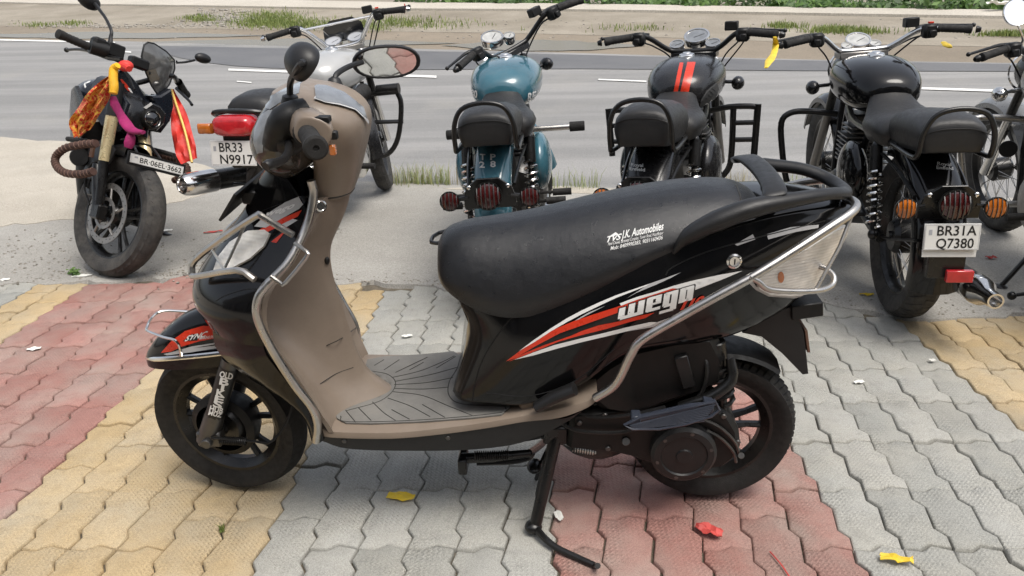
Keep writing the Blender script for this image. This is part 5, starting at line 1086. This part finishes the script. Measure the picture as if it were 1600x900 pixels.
# ------------------------------------------------------------------ naked sport motorcycle at the left, facing the camera (origin where its front wheel stands)
def scarf_mat():
    m, t, b, nn, L = nodes('red_gold_brocade'); n1 = noise(t, 34., 3., .6)
    w = N(t, 'ShaderNodeTexVoronoi'); w.inputs['Scale'].default_value = 55.; w.feature = 'DISTANCE_TO_EDGE'; L.new(t.nodes['TC'].outputs['Object'], w.inputs['Vector'])
    c = mixc(t, ramp(t, n1, g3(0), g3(1), .50, .56), (.55, .035, .02), (.72, .42, .06)); c = mixc(t, ramp(t, w.outputs['Distance'], g3(.7), g3(0), .02, .10), c, (.78, .55, .14))
    L.new(c, b.inputs['Base Color']); b.inputs['Roughness'].default_value = .55; return m
M_SCARF = scarf_mat(); M_MAG = mat('magenta_cloth', (.30, .006, .10), .7, var=.4, grain=.8, gs=120., wr=1.); M_GARL = mat('marigold_garland', (.80, .42, .01), .7, var=.25, grain=.9, gs=260.); M_REDC = mat('red_cloth', (.55, .03, .02), .6, var=.2)
GOLD = mat('gold_anodised', (.66, .55, .31), .28, .45, dust=.1); ROPE = mat('brown_rope', (.06, .028, .02), .85, var=.4, grain=.6); ROPE2 = mat('pale_cord', (.13, .075, .055), .85)
DNAVY = mat('dark_navy_plastic', (.007, .009, .014), .26, dust=.12, dustcol=(.06, .06, .06), coat=.15, spec=.4)
frL = pose(-2.035, 3.43, 124., 24.); rL = thing('motorcycle', 'naked sport motorcycle facing forward with gold forks, smoked screen and plate BR-06EL-3662', 'motorcycle', frL.matrix(), 'motorcycles parked in a row along the road')
def A(px, py, ax_, v): return atl(frL, px, py, ax_, v)
def AX(v, *P): return [A(x, y, 0, v) for x, y in P]
def AY(v, *P): return [A(x, y, 1, v) for x, y in P]
BT = Matrix.Translation((0, -.2, .75))@Matrix.Rotation(math.radians(-25), 4, 'Z')@Matrix.Rotation(math.radians(11), 4, 'Y')@Matrix.Translation((0, .2, -.75))   # the front end is turned to its left on the frame
def mkL(n, mb, m, par=None, ang=35.): return make(n, mb, m, par or rL, ang)
def mkB(n, mb, m, par=None, ang=35.): mb.xf(BT); return make(n, mb, m, par or rL, ang)
sa = math.radians(4); FL = np.array([[-math.sin(sa), math.cos(sa), 0], [math.cos(sa), math.sin(sa), 0], [0, 0, 1.]])
wl = wheel(rL, (0, 0, .300), FL, .297, .106, .212, RUBBERD, 'alloy', BLKMET, lugs=30, hub=.05, hw=.05, lug_h=.0015, n=64)
disc_brake(wl, (0, 0, .300), FL, .062, .145, ALLOY)
mb = MB(); mb.lathe([(.060, 0), (.075, 0), (.075, .003), (.060, .003)], np.array([0, 0, .3])+FL[1]*.072, FL[1], 34); mkL('sensor_ring', mb, ALLOY, wl)
mb = MB(); mb.box((.085, -.115, .40), (.045, .09, .07), b=.3); mb.box((.09, -.13, .42), (.05, .03, .05), b=.3); mkL('brake_caliper', mb, BLKMET)
for s_ in (-1, 1):
    mb = MB(); mb.tube([np.array([s_*.098, -.01, .30]), np.array([s_*.098, -.075, .47]), np.array([s_*.098, -.10, .53])], [.026, .028, .025], 14); mb.box((s_*.098, .0, .30), (.05, .07, .07), b=.3); f_ = mkL('fork_boot', mb, BLKMET)
    ga, gb = (A(163, 252, 0, .105), A(175, 182, 0, .105)) if s_ > 0 else (A(229, 246, 0, -.09), A(222, 196, 0, -.09)); mb = MB(); mb.tube([ga, gb], [.026, .028], 18); fg = mkL('front_fork', mb, GOLD)
    mb = MB(); mb.tube([np.array([s_*.098, -.01, .30]), ga], [.02, .024], 12); mkL('fork_slider', mb, BLKMET, fg)
    mb = MB(); mb.tube([gb, gb+(gb-ga)*.75], [.031, .030], 14); mkL('fork_sleeve', mb, PLAST, fg)
mb = MB(); mb.box((.132, -.105, .575), (.012, .025, .065), b=.3); mkL('side_reflector', mb, RUST)
mb = shell_arc((0, 0, .300), .332, .066, .05, 82, 150, FL, 18, taper=.9); ff = mkL('front_fender', mb, PLAST, ang=45)
for s_ in (-1, 1):
    P = [(s_*.085, .02, .60), (s_*.085, -.09, .66), (s_*.088, -.17, .60), (s_*.09, -.16, .48), (s_*.09, -.13, .37), (s_*.09, -.095, .37), (s_*.088, -.06, .46), (s_*.085, .0, .55)]
    mb = MB(); mb.plate([np.array(p) for p in P], (s_*.012, 0, 0), .006); mkL('fender_arm', mb, PLAST, ff)
plb = plate_board(rL, A(246, 257, 1, .17), .27, .042, -.1, [('BR·06EL·3662', .17, .96, -.30, .56)], face=1, frame=PLASTD)
mb = MB(); mb.tube([np.array(p) for p in ((.06, .15, .60), (.05, .05, .66), (.04, -.05, .66))], .006, 6, 2); mb.tube([np.array(p) for p in ((-.06, .15, .60), (-.05, .05, .66), (-.04, -.05, .66))], .006, 6, 2); mkL('plate_bracket', mb, BLKMET, plb)
# body: headlamp mask, screen, tank, shrouds, engine
mb = MB(); loft(mb, [sup((0, y, z), a, b_, 3., 18, u=(1, 0, 0)) for y, z, a, b_ in ((-.30, .86, .10, .10), (-.20, .82, .105, .12), (-.10, .79, .085, .105), (-.04, .765, .06, .075), (-.025, .76, .04, .05))], 3); hm = mkL('headlamp_mask', mb, SATBLK, ang=30)
c = A(237, 186, 1, -.012); n_ = np.array([0, 1., .05]); mb = MB(); mb.lathe([(.046, -.03), (.050, .0), (.044, .012), (.038, .012), (.036, .0)], c, n_, 24); hl = mkL('headlamp', mb, PLASTD, hm)
mb = MB(); mb.lathe([(.037, -.004), (.034, .008), (.022, .018), (0, .022)], c, n_, 22); mkL('projector_lens', mb, L_DARKG, hl); mb = MB(); mb.lathe([(.037, .010), (.040, .014), (.042, .010)], c, n_, 24); mkL('lamp_ring', mb, CHROME, hl)
for s_ in (-1, 1):
    P = [(s_*.055, -.03, .70), (s_*.10, -.10, .70), (s_*.13, -.20, .80), (s_*.10, -.18, .92), (s_*.06, -.09, .88), (s_*.04, -.03, .83)]
    mb = MB(); mb.plate([np.array(p) for p in P], (s_*.02, 0, 0), .008); mkL('mask_panel', mb, DNAVY, hm, 25)
sc_ = [(221, 88), (225, 70), (231, 66), (241, 68), (262, 80), (279, 94), (281, 108), (272, 132), (258, 147), (249, 148), (238, 134), (228, 113)]
P = AY(-.10, *sc_); zc = sum(p[2] for p in P)/len(P); P = [p+np.array([0, -.35*(p[0]**2)/.1*.3, 0]) for p in P]
cc = sum(P)/len(P); cc[1] += .035; mb = MB(); mb.v = []; n = len(P); inn = [cc+(p-cc)*.5+np.array([0, .018, 0]) for p in P]
bk = np.array([0, -.006, 0]); mb.rings([[cc+(p-cc)*.02+bk for p in P], [p+bk for p in inn], [p+bk for p in P], P, inn, [cc+(p-cc)*.02 for p in P]]); ws = mkL('windscreen', mb, L_SMOKE, ang=40)
mb = MB(); mb.tube(P, .004, 6, 1, True); mkL('screen_edge', mb, BLACKP, ws)
for x, y in ((231, 100), (234, 115), (276, 96), (272, 118)): mb = MB(); mb.ell(A(x, y, 1, -.085), (.006, .004, .006), 8, 5); mkL('screw', mb, BLKMET, ws)
for Pp, yv, mm in (([(184, 112), (197, 108), (213, 126), (228, 148), (237, 164), (225, 171), (224, 196), (211, 188), (196, 172), (185, 148)], -.10, DNAVY), ([(238, 150), (252, 149), (269, 139), (273, 165), (267, 190), (253, 208), (243, 206), (257, 190), (257, 176), (244, 166)], -.06, DNAVY), ([(226, 168), (238, 160), (252, 166), (261, 178), (258, 194), (246, 205), (232, 203), (224, 192)], -.03, SATBLK)):
    P_ = AY(yv, *Pp); mb = MB(); mb.plate(P_, (0, -.07, 0), .010); pq = mkL('fairing_panel', mb, mm, hm, 25)
    if mm is DNAVY and yv == -.10:
        k_ = Skin(frL, [pq]); k_.lay('panel_stripe', [[(187, 123), (191, 124), (199, 133), (206, 145), (199, 141), (192, 132)]], RED, hm, .001); k_.lay('panel_stripe', [[(199, 137), (203, 138), (208, 146), (204, 144)]], WHITEP, hm, .0014)
mb = MB(); loft(mb, [sup((0, y, z), a, b_, 2.6, 24, u=(1, 0, 0)) for y, z, a, b_ in ((-.30, .83, .08, .07), (-.36, .85, .15, .10), (-.50, .86, .175, .115), (-.64, .85, .165, .105), (-.76, .82, .11, .07), (-.82, .80, .07, .05))], 4); tkL = mkB('fuel_tank', mb, DNAVY, ang=50)
Skin(frL, [tkL]).text('tank_lettering', 'N', (133, 138), (9, -12), (-2, -6), WHITEPL, tkL, .001, .03)
for s_ in (-1, 1):
    P = [(s_*.155, -.22, .90), (s_*.165, -.42, .90), (s_*.17, -.56, .80), (s_*.17, -.44, .62), (s_*.15, -.28, .58), (s_*.125, -.12, .70), (s_*.125, -.14, .80)]
    mb = MB(); mb.plate([np.array(p) for p in P], (s_*.022, 0, 0), .012); sh = mkB('tank_shroud', mb, DNAVY, ang=20)
mb = MB(); loft(mb, [sup((0, y, z), a, b_, 3., 18, u=(1, 0, 0)) for y, z, a, b_ in ((-.26, .62, .14, .13), (-.32, .52, .17, .22), (-.45, .48, .17, .20), (-.62, .46, .16, .18), (-.80, .46, .12, .14))], 3); en = mkB('engine', mb, PLASTD)
mb = MB(); mb.box((0, -.25, .52), (.24, .03, .24), M=M3((0, -.2, 1), (1, 0, 0)), b=.1); ra = mkB('radiator', mb, BLKMET)
for k in range(9): mb = MB(); mb.box((0, -.232-.0*k, .42+k*.024), (.22, .006, .006)); mkB('radiator_fin', mb, DSTEEL, ra)
mb = MB(); mb.lathe([(0, -.03), (.03, -.03), (.045, 0), (.040, .008), (0, .008)], (.16, -.20, .56), (.3, 1, 0), 18); mkB('horn', mb, PLASTD)
mb = MB(); loft(mb, [sup((0, y, z), a, b_, 2.8, 16, u=(1, 0, 0)) for y, z, a, b_ in ((-.74, .80, .07, .04), (-.85, .79, .13, .05), (-1.1, .82, .12, .05), (-1.35, .90, .09, .04), (-1.45, .92, .05, .03))], 3); mkB('seat', mb, SEATB)
B3 = np.array(BT.to_3x3()); wheel(rL, np.array((BT@Vector((0, -1.36, .305)))[:]), np.array([B3@np.array(q) for q in ((0, 1., 0), (1., 0, 0), (0, 0, 1.))]), .305, .14, .215, RUBBERD, 'alloy', BLKMET, lugs=0, n=36)
mb = MB(); mb.tube([np.array(p) for p in ((.10, -.62, .40), (.12, -1.0, .35), (.11, -1.36, .305))], .025, 8, 2); mkB('swing_arm', mb, BLKMET)
# handlebar and mirrors
bar = [A(140, 74, 0, .27), A(165, 86, 0, .18), A(192, 100, 0, .09), np.array([-.02, -.26, .93]), A(262, 118, 0, -.16), A(278, 128, 0, -.27)]
mb = MB(); mb.tube(bar, .013, 10, 4); hb = mkL('handlebar', mb, BLKMET)
for a, b_ in ((A(136, 72, 0, .28), A(89, 52, 0, .42)), (A(279, 128, 0, -.27), A(292, 149, 0, -.40))):
    d = b_-a; L_ = np.linalg.norm(d); mb = MB(); mb.lathe([(.020, 0)]+[(.0175+.0014*(k % 2), .01+k*(L_-.04)/12) for k in range(12)]+[(.021, L_-.025), (.021, L_-.004), (.012, L_), (0, L_)], a, d, 18); mkL('handle_grip', mb, RUBBER, ang=25)
mb = MB(); mb.tube([A(141, 72, 0, .27), A(168, 80, 0, .20)], [.034, .034], 12); mb.box(A(154, 68, 0, .24), (.06, .05, .05), b=.4); mkL('switch_box', mb, PLASTD)
mb = MB(); q = A(179, 79, 0, .17); mb.box(q, (.075, .05, .06), b=.2); mkL('fluid_reservoir', mb, PLASTD)
mb = MB(); mb.tube(AX(.20, (190, 93), (170, 90), (152, 84), (136, 79), (120, 77), (104, 78)), [.010, .012, .010, .008, .007, .007], 8, 3); mb.ell(A(104, 78, 0, .20), (.012, .012, .012)); mkL('brake_lever', mb, BLKMET)
mb = MB(); mb.tube(AX(-.30, (276, 138), (286, 148), (296, 158), (300, 164)), [.010, .008, .007, .008], 8, 3); mkL('clutch_lever', mb, BLKMET)
for P, c_, r_, n_ in ((AX(.20, (172, 70), (173, 58), (174, 48), (166, 30), (156, 16), (148, 6)), A(138, 0, 0, .22), (.06, .03, .04), (1, 0, .5)), (AX(-.28, (276, 98), (290, 97), (304, 94)), A(317, 91, 0, -.28), (.045, .025, .026), (1, 0, -.3))):
    mb = MB(); mb.tube(P, [.012, .009, .007, .007, .008, .010][:len(P)] if len(P) > 3 else .006, 8, 3); st_ = mkL('mirror_stem', mb, PLAST)
    mb = MB(); mb.ell(c_, r_, 16, 10, M=M3((n_[2]*-.5, 0, 1), (1, 0, n_[2]))); mkL('mirror', mb, PLAST, st_, 60)
mb = MB(); mb.box(A(216, 99, 0, .02), (.09, .05, .05), b=.3); mkL('instrument_pod', mb, PLASTD)
for P in (AX(.05, (150, 260), (130, 285), (124, 318), (130, 345)), AX(.10, (185, 100), (200, 118), (210, 140)), AX(.12, (160, 248), (142, 258), (132, 290), (140, 320))): mb = MB(); mb.tube(P, .005, 6, 4); mkL('cable', mb, PLASTD)
# crash guard wound with rope
for P, nm in ((AX(.26, (150, 224), (128, 226), (104, 231), (90, 241), (86, 252), (92, 264), (106, 271), (128, 272), (146, 268)), 'crash_guard'), (AX(-.24, (240, 242), (262, 246), (280, 252), (292, 262), (290, 274), (272, 282)), 'crash_guard')):
    mb = MB(); mb.tube(P, .0165, 12, 4); cg = mkL(nm, mb, ROPE); C_ = catmull(P, 40); Q = []
    for i in range(len(C_)-1):
        d = C_[i+1]-C_[i]; u, w = perp(d); t = i*.55; Q.append(C_[i]+.017*(math.cos(t)*u+math.sin(t)*w))
    mb = MB(); mb.tube(Q, .0022, 4); mkL('rope_winding', mb, ROPE2, cg)
for P in (AX(.20, (106, 217), (120, 219), (136, 221)), AX(-.2, (240, 234), (256, 238), (272, 243))): mb = MB(); mb.tube(P, .012, 8); mkL('foot_peg', mb, RUBBER)
mb = MB(); q = frL.M@(gnd(262, 366, .006)-frL.o); mb.tube([np.array([-.12, -.60, .30]), q], .011, 8); mb.ell(q, (.03, .03, .008)); mkL('side_stand', mb, BLKMET)

# ------------------------------------------------------------------ cloths and garland tied to that motorcycle
def Wl(p): return frL.o+frL.M.T@p
def ribbon(name, label, cat, C_, Wd, m, wave=.012, k=5, nw=9):
    C_ = catmull([Wl(c) for c in C_], k); Wd = catmull([np.array(w, float)[None]*1. for w in Wd], k); fw = np.array([.3, -.95, 0]); A_, B_ = [], []
    for i, c in enumerate(C_):
        d = C_[min(i+1, len(C_)-1)]-C_[max(i-1, 0)]; d /= np.linalg.norm(d); s_ = np.cross(d, fw); s_ /= np.linalg.norm(s_); w = float(Wd[i][0]); r = []
        for j in range(nw):
            t = j/(nw-1)*2-1; r.append(c+s_*w*t+fw*wave*(math.sin(t*5+i*.35)+.6*math.sin(t*9-i*.6)))
        A_.append(r); B_.append([p-fw*.003 for p in r])
    mb = MB(); mb.rings([a+b[::-1] for a, b in zip(A_, B_)]); return tag(make(name, mb, m, ang=60), label, cat)
ribbon('scarf', 'red and gold brocade scarf tied at the handlebar, blowing to the left', 'scarf', AX(.24, (178, 118), (166, 134), (153, 152), (141, 170), (131, 186), (124, 198), (121, 214)), [.010, .028, .040, .044, .046, .040, .010], M_SCARF, .02)
ribbon('scarf', 'red scarf with a gold edge hanging between the screen and the silver motorcycle', 'scarf', AX(-.24, (268, 140), (274, 160), (280, 185), (285, 212), (290, 234), (296, 252)), [.012, .025, .04, .05, .052, .04], M_REDC, .012)
o = bpy.data.objects['scarf.001']; C_ = AX(-.232, (268, 140), (276, 165), (286, 195), (294, 225), (300, 254)); mb = MB(); mb.tube([Wl(c) for c in C_], .006, 6, 4); make('gold_edge', mb, mat('gold_thread', (.72, .48, .10), .5), o)
mb = MB(); P = [Wl(c) for c in AX(.27, (184, 102), (178, 108), (177, 122), (178, 136), (177, 146))]; mb.tube(P, [.013, .018, .019, .019, .017], 16, 6); tag(make('flower_garland', mb, M_GARL), 'yellow marigold garland wound on the fork of the sport motorcycle', 'garland')
mb = MB(); mb.ell(Wl(A(196, 103, 0, .2)), (.035, .03, .025), 12, 8); mb.tube([Wl(c) for c in AX(.22, (184, 104), (196, 104), (202, 108))], .014, 8, 2); tag(make('cloth_knot', mb, M_REDC), 'red cloth knot tied round the bar above the yellow garland', 'cloth')
mb = MB(); P = [Wl(c) for c in AX(.19, (177, 152), (180, 164), (188, 178), (196, 192), (207, 204), (224, 207))]; mb.tube(P, [.014, .020, .018, .025, .022, .012], 12, 5, flat=.6); P = [Wl(c) for c in AX(.19, (203, 206), (204, 214), (202, 224), (200, 231))]; mb.tube(P, [.010, .020, .022, .016], 10, 4, flat=.5); tag(make('magenta_cloth', mb, M_MAG, ang=60), 'magenta cloth wrapped round the fork below the yellow garland', 'cloth')

# ------------------------------------------------------------------ litter and small plants
def scrap(name, label, cat, px, py, L_, Wd, rot, m, z=.006, h=.012, group=None, seed=0, pos=None):
    r = random.Random(seed+int(px)); c = gnd(px, py, z) if pos is None else pos; nx, ny = 9, 5; R_ = []; lo = []
    ph = r.uniform(0, 6)
    for i in range(nx):
        a, b = [], []
        for j in range(ny):
            u = i/(nx-1)*2-1; v = j/(ny-1)*2-1; e = (.55+.45*math.cos(u*1.3))*r.uniform(.8, 1.1); x = u*L_/2+r.uniform(-1, 1)*L_*.03; y = v*Wd/2*e+r.uniform(-1, 1)*Wd*.06
            hh = h*(.5+.5*math.sin(u*4.3+ph+v*1.7)*math.cos(v*2.6+ph*1.7-u))+r.uniform(0, h*.45); hh *= .6; p = (c[0]+x*math.cos(rot)-y*math.sin(rot), c[1]+x*math.sin(rot)+y*math.cos(rot), c[2]+hh); a.append(np.array(p)); b.append(np.array(p)-np.array([0, 0, .0012]))
        R_.append(a+b[::-1])
    mb = MB(); mb.rings(R_); return tag(make(name, mb, m, ang=25), label, cat, group)
scrap('plastic_scrap', 'yellow plastic scrap lying on grey blocks below the scooter floor', 'litter', 627, 777, .072, .034, -.15, YELP)
scrap('plastic_scrap', 'yellow curled plastic scrap on grey blocks at the lower right corner', 'litter', 1401, 876, .070, .026, -.25, YELP, h=.02)
scrap('plastic_scrap', 'yellow scrap beside the rear tyre of the black motorcycle', 'litter', 1354, 461, .06, .022, -.1, YELP)
scrap('plastic_scrap', 'yellow scrap under the silencer of the black motorcycle', 'litter', 1497, 443, .035, .02, .2, YELP)
scrap('red_wrapper', 'crumpled red wrapper on red paving below the scooter rear wheel', 'litter', 1108, 830, .066, .038, -.5, REDP, h=.018)
scrap('red_wrapper', 'small red wrapper on concrete beyond the BR31A Q7380 plate', 'litter', 1548, 404, .05, .03, -.2, REDP, h=.02)
scrap('red_wrapper', 'red strip of wrapper on the stones near the sport motorcycle', 'litter', 333, 363, .10, .02, .35, REDP)
for px, py, l, w, lab in ((53, 545, .05, .03, 'white paper bit on red paving at the left edge'), (1342, 597, .035, .022, 'white paper bit on grey blocks right of the scooter mudflap'), (1457, 563, .02, .018, 'tiny white paper bit beside the yellow stripe at right'), (636, 525, .04, .02, 'white paper bit on grey blocks behind the foot well'), (873, 806, .02, .04, 'white paper bit beside the side stand foot'), (262, 360, .05, .04, 'white paper under the sport motorcycle beside its stand'), (8, 437, .04, .03, 'white paper bit at the left edge on the stones'), (128, 431, .09, .03, 'white paper sheet under the sport motorcycle front tyre')):
    scrap('paper_scrap', lab, 'litter', px, py, l, w, .2, WHP, h=.006)
mb = MB(); mb.tube([gnd(x, y, .004) for x, y in ((1203, 862), (1212, 872), (1222, 884), (1234, 902))], .0018, 5, 4); tag(make('red_thread', mb, REDP), 'red thread lying across red and grey blocks at the bottom edge', 'litter')
scrap('plastic_bag', 'white plastic bag lying in the weeds across the road', 'litter', 1566, 14, .62, .2, .1, WHP, h=.16, pos=vg(1566, 21)+np.array([0, 0, .12]))
blades('paving_weed', [tuple(gnd(347+r2.gauss(0, 2), 828+r2.gauss(0, 2))) for k in range(40)], M_GRASS, .022, .0016)
L3 = [tuple(gnd(118+r2.gauss(0, 5), 430+r2.gauss(0, 1.5))+np.array([0, 0, r2.uniform(.0, .03)])) for k in range(60)]; leaves('edge_weed', L3, M_LEAF, .008, .018)
def hang(name, label, fr, P, w, m):
    mb = MB(); P = [fr.o+fr.M.T@p for p in P]; mb.tube(P, w, 8, 4, flat=.35); tag(make(name, mb, m, ang=60), label, 'ribbon')
hang('yellow_ribbon', 'yellow plastic ribbon hanging from the right grip of the red striped motorcycle', frR, [atl(frR, x, y, 0, .42) for x, y in ((1211, 58), (1212, 70), (1209, 84), (1203, 94), (1197, 106))], [.008, .012, .012, .016, .006], YELP)
hang('yellow_ribbon', 'small yellow ribbon under the right grip of the motorcycle with chrome bar', frB, [atl(frB, x, y, 0, .34) for x, y in ((1474, 66), (1480, 71), (1484, 74))], [.012, .02, .012], YELP)
hang('red_ribbon', 'red rag hanging from the far grip of the silver motorcycle', frS, [atl(frS, x, y, 0, .38) for x, y in ((632, 6), (633, 13), (632, 20))], [.008, .014, .008], REDP)

# ------------------------------------------------------------------ unseen showroom front, added behind the camera to shade the scooter and darken reflections
sw = thing('unseen_showroom', 'unseen grey showroom front with dark glass doors, added to shade the scooter and darken its reflections', 'building'); sw.location = (0, -4.0, 0)
mb = MB(); mb.box((0, -4.4, 4.0), (40, .4, 2.0), b=.02); make('wall', mb, mat('grey_render', (.22, .21, .2), .85), sw).matrix_parent_inverse = Matrix.Translation((0, 4.0, 0))
for k in range(-6, 7):
    mb = MB(); mb.box((k*3.0, -4.35, 1.5), (.35, .35, 3.0), b=.02); make('pillar', mb, MATS['grey_render'], sw).matrix_parent_inverse = Matrix.Translation((0, 4.0, 0))
    if k < 6: mb = MB(); mb.box((k*3.0+1.5, -4.45, 1.5), (2.65, .04, 3.0), b=.02); make('glass_door', mb, L_DARKG, sw).matrix_parent_inverse = Matrix.Translation((0, 4.0, 0))
